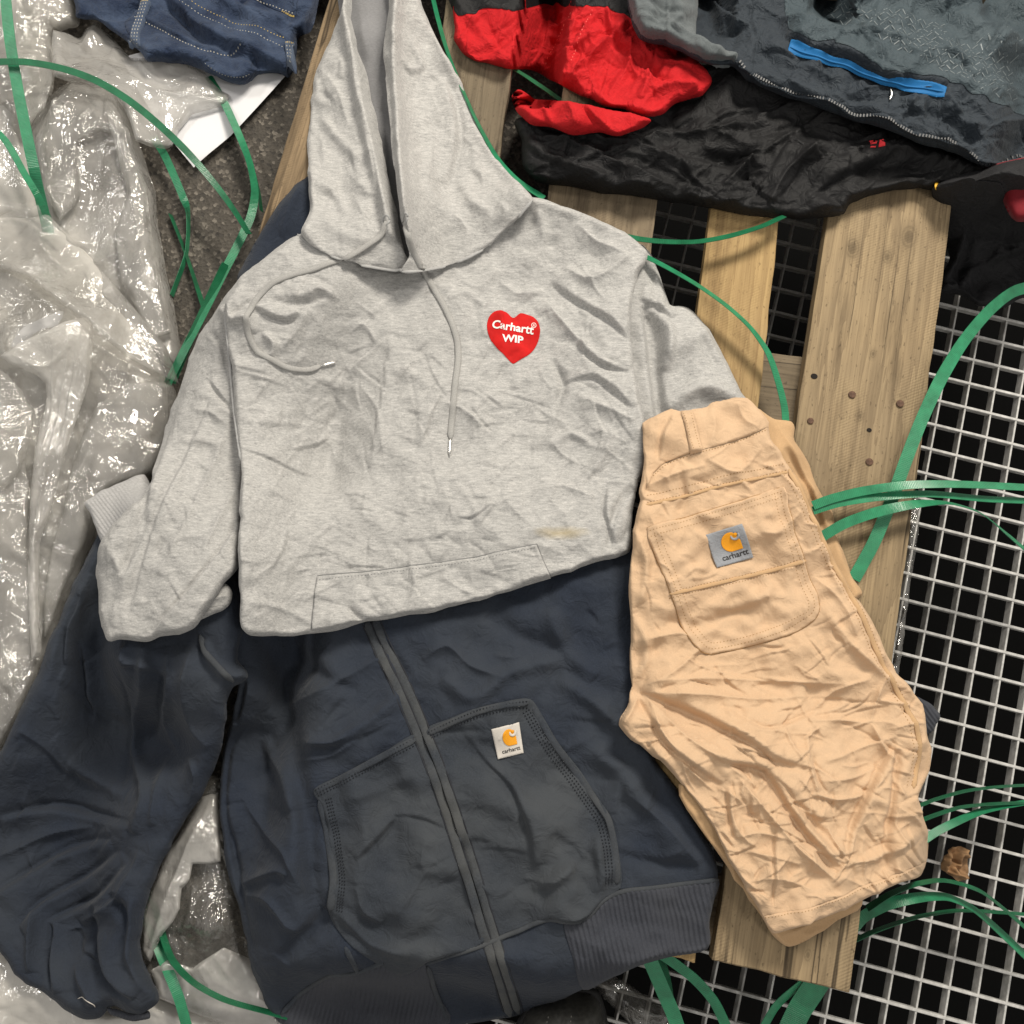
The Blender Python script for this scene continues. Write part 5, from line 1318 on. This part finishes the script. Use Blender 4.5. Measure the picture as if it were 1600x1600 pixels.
hrS = Surf([(650, -60), (660, 10), (674, 44), (694, 84), (722, 132), (736, 170), (748, 196), (770, 240), (800, 276), (822, 298), (832, 314), (800, 350), (766, 382), (730, 404), (690, 418), (640, 426), (628, 420), (640, 400), (632, 370), (626, 335), (619, 290), (613, 240), (608, 180), (603, 125), (600, 70), (606, 15), (612, -60)],
    12, 9, step=1.9, drape=(5, 3), tmul=lambda U, V: np.clip((432 - V) / 110 + np.clip((U - 690) / 200, 0, .0), .12, 1), wr=[('soft', 1.5, 1.3, .9), ('crisp', .9, .9, .7), ('crisp', .45, .9, .4)], seed=78,
    folds=[(((628, -40), (622, 20), (618, 80), (620, 140), (624, 200), (628, 260), (634, 320), (642, 380)), 9, 16, 'r', False), (((700, 290), (708, 250), (714, 210), (706, 160), (692, 120)), 13, 9, 's'), (((612, 60), (640, 110), (660, 100), (640, 60)), 6, 4, 'r'), (((640, 120), (632, 180), (645, 260), (650, 330)), 9, 4, 'r'), (((680, 200), (670, 280), (690, 340)), 10, 5, 'r'), (((720, 280), (740, 320), (770, 330)), 9, 4, 'r'), (((700, 330), (730, 360), (720, 390)), 8, 4, 'c'), (((650, 340), (680, 370), (700, 400)), 6, 3, 'c'), (((740, 230), (750, 270), (790, 300)), 8, 4, 'r')] + rand_folds(46, 30, (620, 60, 800, 400), 60, 40, (20, 60), (2.5, 5), (.8, 2)))
hrS.mesh('hood_panel', M_GREY, gr)
neck = Multi(gtS, hlS, hrS)
cord('seam', [(466, 368), (500, 393), (540, 408), (580, 418), (640, 425), (690, 418), (732, 403), (768, 381), (802, 349), (832, 313)], neck, 2.6, M_SEAM_G, gr, flat=.6, lift=0)
for (u, v) in ((605, 352), (634, 352)):
    th = np.linspace(0, 2 * np.pi, 14)
    cord('eyelet', [(u + 6 * math.cos(a), v + 6.5 * math.sin(a)) for a in th], neck, 1.7, M_SEAM_G, gr, flat=.8, step=2.2, ends=False)
d1 = [(605, 354), (596, 372), (572, 390), (540, 406), (500, 421), (460, 431), (428, 444), (404, 466), (390, 495), (389, 524), (402, 549), (428, 565), (455, 577), (484, 579), (503, 573)]
o1 = cord('drawstring', d1, neck, 5.0, M_GREY_CORD, gr, flat=.5, step=4, up=lambda t: 4 * np.exp(-((t - .1) / .08) ** 2))
cord('aglet', [(501, 574), (514, 571), (527, 568)], neck, 2.6, M_AGLET, o1, flat=.8, lift=2, step=3)
d2 = [(634, 354), (640, 378), (654, 410), (672, 444), (690, 474), (704, 502), (714, 532), (716, 562), (712, 600), (708, 640), (705, 668), (704, 688)]
o2 = cord('drawstring', d2, neck, 5.2, M_GREY_CORD, gr, flat=.5, step=4, up=lambda t: 3 * np.exp(-((t - .1) / .08) ** 2))
cord('aglet', [(704, 686), (703, 700), (703, 714)], neck, 2.6, M_AGLET, o2, flat=.8, lift=2, step=3)
heart = [(802, 498), (792, 490), (782, 487), (772, 489), (764, 497), (761, 508), (762, 520), (767, 533), (776, 545), (788, 556), (797, 566), (802, 569), (810, 564), (824, 556), (834, 546), (841, 533), (844, 517), (841, 505), (833, 496), (822, 492), (813, 490)]
heS, heO = patch('heart_print', heart, gtS, M_HEART, gr, T=.7, R=1.0, step=1.4, smooth=3)
text_on('lettering', 'Carhartt', (800.5, 519), (1, .14), 17.5, heS, M_WHITE, heO, bold=.024, off=.9, bend=0, spacing=1.0, squash=1.06)
text_on('lettering', 'WIP', (801, 537), (1, .06), 15.5, heS, M_WHITE, heO, bold=.03, off=.9, squash=1.15)
th = np.linspace(0, 2 * np.pi, 14)
cord('trade_mark_ring', [(834 + 3.6 * math.cos(a), 510 + 3.6 * math.sin(a)) for a in th], heS, .55, M_WHITE, heO, flat=.5, step=1.6, ends=False)
text_on('lettering', 'R', (834, 512.2), (1, .1), 5.5, heS, M_WHITE, heO, off=.6)

GAIN[0] = 1.8
# ================================================================== tan shorts
M_TAN = fabric('tan_cotton', (.565, .392, .248), .06, (600, 600, 600), .2, 1500, .28, (.62, .435, .28), .4, .85, .06, 12, 9, 75)
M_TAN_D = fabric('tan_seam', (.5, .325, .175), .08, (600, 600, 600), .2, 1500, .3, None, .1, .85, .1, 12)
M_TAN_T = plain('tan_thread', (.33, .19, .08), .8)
M_LABEL_G = fabric('grey_woven_label', (.27, .285, .31), .1, (900, 900, 900), 0, 1800, .3, (.34, .35, .37), .4, .8, .1, 80, 10, 90)
sr = root_at('tan_shorts', 'creased tan cotton work shorts with back pocket and grey label', 'shorts', 1200, 1050, DECK)
# lower leg layer that peeks out under the hem
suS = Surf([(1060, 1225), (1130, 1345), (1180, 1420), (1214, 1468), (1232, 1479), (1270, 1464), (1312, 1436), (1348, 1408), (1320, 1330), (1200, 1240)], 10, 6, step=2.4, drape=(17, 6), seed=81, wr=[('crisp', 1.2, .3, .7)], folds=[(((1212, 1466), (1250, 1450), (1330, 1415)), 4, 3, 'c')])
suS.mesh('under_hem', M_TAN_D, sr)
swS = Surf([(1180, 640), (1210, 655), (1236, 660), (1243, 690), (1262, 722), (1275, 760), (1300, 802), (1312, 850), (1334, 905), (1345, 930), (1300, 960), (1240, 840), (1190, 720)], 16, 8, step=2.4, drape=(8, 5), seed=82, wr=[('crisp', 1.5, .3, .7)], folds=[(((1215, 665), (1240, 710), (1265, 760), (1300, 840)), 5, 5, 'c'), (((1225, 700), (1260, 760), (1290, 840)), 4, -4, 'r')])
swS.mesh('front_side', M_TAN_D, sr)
sh_folds = [
    # star of creases from the crotch
    (((1002, 1078), (1080, 1110), (1160, 1150), (1215, 1185), (1260, 1198)), 13, 16, 's'), (((1000, 1082), (1100, 1085), (1180, 1092), (1260, 1088)), 9, 7, 'c'), (((1005, 1085), (1070, 1150), (1130, 1190), (1180, 1230)), 9, 9, 'c'), (((1000, 1090), (1040, 1160), (1090, 1200), (1130, 1225)), 8, 9, 's'),
    (((998, 1075), (1050, 1050), (1110, 1000), (1090, 1030)), 7, 5, 'c'), (((1010, 1065), (1100, 1060), (1220, 1065), (1330, 1070)), 7, 5, 'c'), (((1000, 1085), (985, 1110), (972, 1130)), 6, 6, 'c'), (((1015, 1095), (1030, 1140), (1060, 1180)), 5, 5, 'c'),
    (((1100, 1170), (1140, 1190), (1190, 1200), (1215, 1230), (1260, 1300), (1320, 1360)), 11, 15, 's'), (((1190, 1200), (1240, 1250), (1290, 1310), (1322, 1362)), 8, -8, 'r'), (((1136, 1230), (1140, 1270), (1148, 1310)), 6, 8, 's'), (((1148, 1210), (1190, 1260), (1240, 1320), (1310, 1380)), 7, 8, 'c'),
    (((1212, 1290), (1207, 1340), (1210, 1420)), 4, 5, 's'), (((1402, 1160), (1360, 1230), (1330, 1300), (1320, 1330)), 8, 10, 's'), (((1402, 1170), (1396, 1230), (1386, 1300), (1384, 1360)), 6, -8, 'r'), (((1270, 1130), (1260, 1160), (1262, 1190), (1285, 1270)), 4, 5, 'c'), (((1260, 1125), (1310, 1125), (1360, 1130)), 6, 6, 'c'), (((1270, 1110), (1300, 1080), (1360, 1060)), 5, 5, 'c'), (((1360, 1130), (1380, 1170), (1400, 1190)), 5, 6, 'c'), (((1360, 1130), (1372, 1080), (1390, 1050)), 5, 5, 'c'),
    (((1280, 1110), (1200, 1140), (1150, 1120)), 6, 5, 's'), (((1290, 1190), (1340, 1170), (1400, 1150)), 5, 4, 'c'), (((1280, 1220), (1330, 1215), (1370, 1200)), 5, 4, 'c'), (((1290, 1250), (1330, 1245), (1350, 1240)), 4, 3, 'c'),
    (((1230, 1310), (1180, 1300), (1150, 1310)), 5, 4, 'c'), (((1150, 1330), (1200, 1335), (1250, 1350)), 5, 4, 'c'), (((1160, 1380), (1210, 1370), (1270, 1390)), 5, 4, 'c'), (((1330, 1350), (1390, 1330), (1430, 1300)), 7, 6, 'r'), (((1400, 1260), (1430, 1280), (1445, 1310)), 6, 5, 'c'),
    # pocket region
    (((1095, 950), (1150, 955), (1200, 935), (1240, 940)), 7, 6, 's'), (((1040, 970), (1090, 978), (1130, 965), (1170, 950)), 7, -6, 'r'), (((1100, 985), (1170, 1000), (1240, 970)), 7, 5, 'r'), (((1010, 1000), (1060, 990), (1100, 1000)), 6, 4, 'c'), (((1200, 840), (1230, 820), (1250, 800)), 5, 4, 'c'), (((1180, 790), (1190, 830), (1230, 870)), 5, 4, 'c'),
    (((1010, 760), (1060, 740), (1100, 730)), 6, 5, 'c'), (((1060, 735), (1070, 780), (1060, 800)), 6, -4, 'r'), (((1100, 720), (1150, 740), (1190, 700)), 6, 4, 'c'), (((1180, 720), (1220, 740), (1250, 780)), 5, 3, 'c'), (((990, 830), (1010, 880), (1000, 950)), 7, 5, 'r'), (((990, 960), (1010, 1010), (1000, 1060)), 8, 6, 'r'),
    (((1280, 830), (1300, 900), (1330, 960)), 6, 4, 'c'), (((1270, 900), (1310, 940), (1340, 1000)), 6, 4, 'c'), (((1290, 960), (1330, 1010), (1400, 1070)), 6, 5, 'r')]
shS = Surf([(1004, 664), (1012, 655), (1030, 648), (1046, 640), (1062, 646), (1080, 642), (1100, 640), (1112, 630), (1150, 622), (1166, 622), (1182, 636), (1198, 655), (1204, 680), (1222, 712), (1242, 742), (1256, 780), (1280, 830), (1300, 872), (1318, 905), (1338, 935), (1356, 960), (1376, 1000), (1390, 1032), (1412, 1062), (1440, 1100), (1447, 1140), (1455, 1180), (1452, 1205), (1440, 1232), (1437, 1258), (1446, 1285), (1452, 1316), (1448, 1345), (1438, 1367), (1412, 1376), (1385, 1388), (1355, 1402), (1320, 1420), (1270, 1440), (1222, 1456), (1206, 1456), (1190, 1428), (1165, 1390), (1138, 1345), (1118, 1300), (1090, 1258), (1062, 1222), (1030, 1190), (1000, 1166), (966, 1136), (968, 1122), (984, 1092), (986, 1040), (984, 980), (984, 900), (990, 830), (1000, 770), (1006, 715)],
    13, 6, step=1.7, drape=(17, 7), wr=[('crisp', 1.6, .5, .8), ('soft', 1.2, .1, .9), ('crisp', .7, 1.3, .42), ('paper', .55, .9, .4), ('long', 1.5, .25, .7, (0, 0), lambda U, V: np.clip((V - 1000) / 80, 0, 1))], seed=83,
    folds=sh_folds + rand_folds(51, 170, (1000, 1040, 1440, 1400), 8, 28, (25, 90), (1.3, 3.0), (1.2, 3.0)) + rand_folds(55, 60, (1130, 1200, 1440, 1400), 70, 30, (25, 80), (1.3, 3.0), (1.2, 3.0)) + rand_folds(52, 110, (1000, 680, 1320, 1030), 20, 45, (20, 60), (1.3, 2.6), (.8, 2.2)), jitter=1.6)
shS.mesh('legs', M_TAN, sr)
wtS, wtO = patch('waistband', [(1005, 664), (1030, 648), (1048, 640), (1064, 645), (1082, 641), (1102, 638), (1114, 630), (1150, 623), (1166, 623), (1180, 636), (1197, 655), (1200, 668), (1150, 688), (1110, 702), (1080, 710), (1040, 722), (1020, 740), (1010, 764), (1006, 716)], shS, M_TAN, sr, T=3.5, R=2.5, step=1.7, smooth=2, flatten=6, wr=[('crisp', .8, .3, .5)], folds=[(((1050, 650), (1035, 680), (1030, 720)), 7, 6, 's'), (((1110, 640), (1115, 670), (1105, 700)), 6, 3, 'c'), (((1150, 630), (1165, 660), (1185, 670)), 5, 3, 'c')])
stitches('stitching', [(1016, 748), (1042, 725), (1080, 713), (1110, 705), (1150, 691), (1198, 672)], shS, M_TAN_T, sr, 5, 3.2, 1.1, off=.7)
blS, blO = patch('belt_loop', [(1062, 644), (1080, 643), (1086, 665), (1095, 706), (1094, 710), (1076, 713), (1072, 690)], wtS, M_TAN, sr, T=6, R=4, step=1.6, smooth=1)
stitches('stitching', [(1066, 648), (1072, 675), (1080, 708)], blS, M_TAN_T, blO, 4.5, 3, 1.0)
stitches('stitching', [(1077, 648), (1083, 675), (1090, 706)], blS, M_TAN_T, blO, 4.5, 3, 1.0)
ykS = shS
for dv in (0, 11):
    stitches('stitching', [(1010, 775 + dv), (1060, 764 + dv), (1120, 748 + dv), (1180, 735 + dv), (1236, 722 + dv)], shS, M_TAN_T, sr, 5, 3.2, 1.1, off=.7)
cord('seam', [(1008, 790), (1060, 778), (1120, 762), (1180, 748), (1238, 736)], shS, 2.6, M_TAN_D, sr, flat=.4, lift=-.4)
bpS, bpO = patch('back_pocket', [(1010, 826), (1060, 812), (1120, 795), (1180, 775), (1224, 760), (1230, 790), (1240, 830), (1254, 872), (1262, 895), (1276, 930), (1279, 950), (1272, 968), (1250, 984), (1230, 993), (1170, 1010), (1112, 1022), (1094, 1018), (1080, 1004), (1070, 990), (1052, 945), (1036, 900), (1020, 860)], shS, M_TAN, sr, T=3.6, R=2.2, step=1.7, smooth=2, flatten=5, wr=[('crisp', .6, .8, .4)], folds=rand_folds(54, 24, (1030, 800, 1260, 1000), 10, 40, (20, 60), (2, 4), (.8, 2.4)))
for k, off in enumerate((5, 14)):
    stitches('stitching', [(1012 + off * .2, 826 + off), (1060, 813 + off), (1120, 796 + off), (1180, 777 + off), (1223, 762 + off)], bpS, M_TAN_T, bpO, 5, 3.2, 1.1)
    stitches('stitching', [(1224 - off, 770), (1229 - off, 800), (1239 - off, 836), (1252 - off, 874), (1260 - off, 900), (1273 - off, 935), (1274 - off, 955), (1262 - off, 968 - off * .4), (1228 - off * .5, 990 - off), (1170, 1008 - off), (1114, 1019 - off), (1098 + off * .4, 1014 - off), (1076 + off, 988 - off * .3), (1056 + off, 944), (1040 + off, 898), (1024 + off, 858), (1015 + off, 832)], bpS, M_TAN_T, bpO, 5, 3.2, 1.1)
    stitches('stitching', [(1044, 922 + off), (1100, 908 + off), (1160, 895 + off), (1215, 880 + off), (1256, 868 + off)], bpS, M_TAN_T, bpO, 5, 3.2, 1.1)
cord('seam', [(1044, 930), (1100, 917), (1160, 903), (1215, 889), (1258, 877)], bpS, 3.2, M_TAN_D, bpO, flat=.35, lift=-.3)
cord('pocket_edge_line', [(1010, 826), (1060, 812), (1120, 795), (1180, 775), (1224, 760)], shS, 1.0, M_TAN_T, bpO, flat=.6, lift=.8, smooth=3)
cord('pocket_edge_line', [(1224, 760), (1230, 790), (1240, 830), (1254, 872), (1262, 895), (1276, 930), (1279, 950), (1272, 968), (1250, 984), (1230, 993), (1170, 1010), (1112, 1022), (1094, 1018), (1080, 1004), (1070, 990), (1052, 945), (1036, 900), (1020, 860), (1010, 826)], shS, 1.0, M_TAN_T, bpO, flat=.6, lift=.8, smooth=3)
logo(bpS, sr, [(1101, 837), (1157, 820), (1176, 872), (1119, 888)], M_LABEL_G)
# side seam and hem
for off in (0, 7, 14):
    stitches('stitching', [(1236 - off, 736), (1262 - off, 790), (1290 - off, 850), (1312 - off, 895), (1336 - off, 935), (1360 - off, 985), (1384 - off, 1040), (1410 - off, 1085), (1432 - off, 1135), (1440 - off, 1185), (1430 - off, 1230)], shS, M_TAN_T, sr, 5.5, 3.4, 1.2)
cord('side_seam', [(1232, 734), (1258, 790), (1286, 850), (1308, 896), (1332, 938), (1356, 988), (1380, 1042), (1406, 1088), (1428, 1136), (1436, 1186), (1426, 1232)], shS, 4.2, M_TAN_D, sr, flat=.35, lift=-.4)
hmS, hmO = patch('hem', [(1192, 1432), (1230, 1424), (1275, 1412), (1315, 1398), (1345, 1384), (1385, 1372), (1432, 1352), (1446, 1345), (1438, 1366), (1412, 1376), (1385, 1388), (1355, 1402), (1320, 1420), (1270, 1440), (1222, 1455), (1207, 1455)], shS, M_TAN, sr, T=2.5, R=3, step=1.8, smooth=2)
stitches('stitching', [(1194, 1434), (1230, 1427), (1275, 1415), (1315, 1401), (1345, 1388), (1385, 1376), (1430, 1356)], hmS, M_TAN_T, hmO, 5, 3.2, 1.1)

# ================================================================== boot, leaf
GAIN[0] = 1.0
M_LEATHER = plain('worn_black_leather', (.035, .034, .03), .5, nscale=220, nstr=.35, var=.35)
M_SOLE = plain('black_rubber_sole', (.015, .015, .015), .8)
bo = root_at('boot', 'worn black leather boot toe under the navy hem at the bottom', 'boot', 880, 1590, 0.0)
soS = Surf([(806, 1660), (808, 1600), (826, 1566), (860, 1550), (900, 1542), (932, 1546), (946, 1580), (952, 1660)], 22, 6, step=2.4, z0=.001, seed=91, register=False)
soS.mesh('sole', M_SOLE, bo)
boS = Surf([(812, 1660), (814, 1604), (830, 1572), (862, 1556), (898, 1548), (926, 1552), (940, 1582), (945, 1660)], 62, 48, step=2.2, base=soS, seed=92, power=2.4, folds=[(((872, 1660), (874, 1600), (880, 1565)), 3, 4, 'r'), (((902, 1650), (900, 1580), (915, 1556)), 14, 8, 'r'), (((930, 1660), (928, 1600), (915, 1560)), 3, -3, 'r')])
boS.mesh('upper', M_LEATHER, bo)
stitches('stitching', [(838, 1650), (846, 1600), (856, 1570)], boS, plain('grey_thread', (.2, .19, .17), .8), bo, 6, 4, 1.2)
stitches('stitching', [(884, 1650), (884, 1600), (890, 1566)], boS, plain('grey_boot_thread', (.2, .19, .17), .8), bo, 6, 4, 1.2)
M_LEAF = plain('dry_brown_leaf', (.27, .155, .075), .8, nscale=60, nstr=.3, var=.45)
lfS = Surf([(1472, 1342), (1484, 1322), (1500, 1322), (1514, 1328), (1512, 1352), (1514, 1364), (1498, 1378), (1484, 1368), (1470, 1358)], 14, 12, step=1.5, z0=.002, seed=95, wr=[('paper', 9, .4, .16), ('crisp', 3.5, .1, .2)], smooth=1, edge=.8, register=False)
tag(lfS.mesh('dry_leaf', M_LEAF), 'crumpled dry brown leaf lying on the steel grating', 'leaf')

# ================================================================== green strapping
G = 'loose green strapping bands'
HS = blur(maxfilt(HM, 2), 1)
def strap(label, pts, w, mat=None, follow=False, group=G, tuck=(0, 0)):
    pts = [tuple(p) + ((0.0,) if len(p) == 3 else ()) for p in pts]
    if follow:
        q = np.array(pts, float)
        path = resample(catmull(q, 6), 14.0)
        for _ in range(3):
            x, y = P(path[:, 0], path[:, 1], path[:, 2])
            hz = bil(HS, (y + HM_E) / HM_R - .5, (x + HM_E) / HM_R - .5) + .002
            path[:, 2] = np.maximum(path[:, 2], hz)
        k = np.ones(7) / 7
        for _ in range(2):
            path[:, 2] = np.maximum(path[:, 2], np.convolve(np.pad(path[:, 2], 3, mode='edge'), k, 'valid'))
        path[:, 2] = np.convolve(np.pad(path[:, 2], 3, mode='edge'), k, 'valid') + .001
        tt = np.linspace(0, 1, len(path))
        path[:, 2] -= tuck[0] * np.clip(1 - tt / .3, 0, 1) + tuck[1] * np.clip((tt - .7) / .3, 0, 1)
        pts = path[::2] if len(path) > 8 else path
    o = ribbon('green_strap', pts, w, mat or M_STRAP)
    return tag(o, label, 'strap', group)
strap('wide green strap running straight down the top left corner', [(6, -40, .09), (14, 50, .09), (28, 140, .09), (44, 220, .09), (60, 295, .085), (78, 372, .08)], 20, follow=True, tuck=(0, .05))
strap('long green strap arching from the left edge past the white paper', [(-40, 98, .1), (40, 97, .1), (100, 108, .1), (150, 126, .1), (200, 156, .1), (245, 192, .09), (295, 240, .07, 10), (345, 300, .06, 30), (376, 345, .06, 45), (396, 378, .06, 50)], 13, M_STRAP2, follow=True)
strap('narrow green strap slanting in from the left edge below the arch', [(-30, 180, .09, 35), (10, 222, .09, 35), (36, 268, .09, 40), (62, 312, .09, 40), (82, 360, .085, 40)], 13, follow=True, tuck=(0, .05))
strap('short green strap end sticking out below the plastic bag tip', [(240, 215, .03), (256, 240, .025), (270, 270, .02), (286, 308, .012), (293, 330, .01, 70), (294, 360, .01, 82), (290, 400, .01, 84), (268, 462, .01, 84)], 14)
strap('green strap curving from the paper down to the grey left sleeve', [(326, 120, .014, 10), (350, 160, .02, 20), (372, 208, .03, 30), (390, 255, .03, 45), (398, 300, .03, 40), (392, 338, .035, 20), (374, 378, .04, 15), (350, 425, .045, 10), (320, 485, .05, 5), (292, 540, .05), (262, 600, .03)], 15)
strap('second green strap beside the curve, edge-on by the brown board', [(358, 175, .02, 55), (382, 225, .02, 65), (394, 262, .02, 70), (404, 300, .02, 75), (408, 330, .02, 75)], 13, M_STRAP2)
strap('thin dark green strap on the concrete left of the grey sleeve', [(266, 335, .006, 70), (284, 380, .006, 72), (300, 425, .008, 70), (312, 462, .012, 60), (320, 485, .03, 50)], 12, M_STRAP2)
strap('green strap lying along the grey sleeve shoulder edge', [(352, 412, .05, 50), (336, 446, .05, 40), (316, 490, .05, 35), (298, 528, .05, 35), (268, 598, .03, 35)], 14, M_STRAP2)
strap('thin green strap passing behind the right side of the grey hood', [(668, -40, .15, 50), (684, 30, .15, 50), (702, 90, .15, 55), (740, 180, .15, 55), (776, 246, .15, 40), (808, 282, .15, 25), (850, 310, .15, 20)], 12)
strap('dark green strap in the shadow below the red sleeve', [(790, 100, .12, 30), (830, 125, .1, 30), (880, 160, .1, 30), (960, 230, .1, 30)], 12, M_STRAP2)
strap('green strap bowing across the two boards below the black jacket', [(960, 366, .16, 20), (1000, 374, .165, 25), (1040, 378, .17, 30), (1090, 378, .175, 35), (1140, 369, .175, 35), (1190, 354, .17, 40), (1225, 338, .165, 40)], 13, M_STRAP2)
strap('green strap looping from the grey shoulder across the pale board', [(990, 392, .165, 30), (1040, 417, .17, 35), (1090, 446, .175, 40), (1135, 478, .175, 40), (1172, 512, .175, 40), (1200, 552, .17, 30), (1216, 598, .165, 25), (1226, 640, .16, 20), (1228, 680, .16, 20)], 13)
strap('broad green strap sweeping from the right edge over the wide board', [(1640, 443, .1, 40), (1585, 455, .12, 35), (1545, 486, .14, 25), (1505, 534, .155, 15), (1470, 592, .165), (1440, 656, .168), (1418, 712, .166), (1394, 778, .16), (1366, 846, .155), (1334, 905, .15)], 20)
strap('upper of two green straps leaving the shorts to the right edge', [(1270, 790, .17), (1300, 779, .172), (1350, 767, .174), (1420, 758, .174, 15), (1500, 757, .16, 25), (1640, 764, .13, 25)], 14)
strap('lower of two green straps leaving the shorts to the right edge', [(1270, 798, .168), (1310, 786, .17), (1370, 777, .17, 10), (1450, 772, .16, 25), (1540, 780, .14, 30), (1640, 784, .12, 30)], 13)
strap('green strap arching beside the shorts and dropping to the right edge', [(1285, 838, .165), (1320, 818, .168), (1370, 800, .172), (1430, 788, .172, 30), (1480, 786, .16, 60), (1530, 801, .14, 60), (1572, 834, .11, 50), (1640, 892, .08, 40)], 16)
strap('green strap rising from the shorts side above the dry leaf', [(1425, 1330, .06, 20), (1450, 1308, .06, 25), (1486, 1288, .055, 35), (1540, 1266, .05, 55), (1640, 1248, .045, 65)], 13)
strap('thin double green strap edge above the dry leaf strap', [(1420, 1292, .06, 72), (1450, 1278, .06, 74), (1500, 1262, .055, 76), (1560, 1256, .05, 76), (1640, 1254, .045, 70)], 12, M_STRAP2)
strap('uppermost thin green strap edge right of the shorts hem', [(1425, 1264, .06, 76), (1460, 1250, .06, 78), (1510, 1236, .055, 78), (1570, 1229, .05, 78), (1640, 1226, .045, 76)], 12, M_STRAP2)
strap('green strap arch at the lower right, widest beside the board', [(1330, 1455, .08), (1350, 1432, .085, 10), (1390, 1412, .09, 20), (1440, 1402, .09, 45), (1480, 1402, .085, 60), (1520, 1420, .07, 55), (1560, 1454, .05, 45), (1640, 1530, .03, 40)], 17)
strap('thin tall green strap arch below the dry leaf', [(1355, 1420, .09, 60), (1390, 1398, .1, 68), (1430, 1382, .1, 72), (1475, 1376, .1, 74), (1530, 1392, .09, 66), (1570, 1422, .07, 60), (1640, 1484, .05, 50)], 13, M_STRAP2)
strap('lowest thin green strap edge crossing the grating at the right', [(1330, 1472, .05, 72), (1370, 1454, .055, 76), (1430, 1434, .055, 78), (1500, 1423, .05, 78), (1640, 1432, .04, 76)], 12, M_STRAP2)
strap('broad green strap hanging from the navy hem at the bottom', [(1000, 1470, .1), (1018, 1506, .09), (1036, 1548, .08), (1054, 1590, .07), (1072, 1650, .06)], 22)
strap('green strap curling right from the navy hem at the bottom', [(1015, 1480, .09, -20), (1050, 1502, .085, -25), (1088, 1532, .08, -25), (1118, 1568, .075, -30), (1150, 1640, .07, -30)], 17)
strap('dark green strap twisted behind the broad one at the navy hem', [(1020, 1478, .07, 50), (1036, 1510, .06, 50), (1046, 1550, .055, 55), (1056, 1650, .05, 55)], 20, M_STRAP2)
strap('very wide green strap under the end of the wide board', [(1300, 1500, .1), (1270, 1546, .085), (1248, 1580, .075), (1216, 1650, .06)], 36)
strap('narrow green strap left of the wide one under the board end', [(1290, 1510, .09, 30), (1245, 1542, .08, 30), (1210, 1575, .07, 25), (1170, 1650, .06, 20)], 15)
strap('green strap running down between the navy sleeve and body', [(205, 1380, .04, 40), (240, 1462, .055, 40), (262, 1515, .075, 20), (280, 1560, .08), (304, 1650, .08)], 16)
strap('thin green strap curving from the sleeve under the navy hem', [(236, 1400, .05, 60), (266, 1495, .075, 65), (300, 1534, .09, 72), (350, 1562, .085, 74), (420, 1582, .08, 74), (450, 1590, .08, 74)], 13, M_STRAP2)
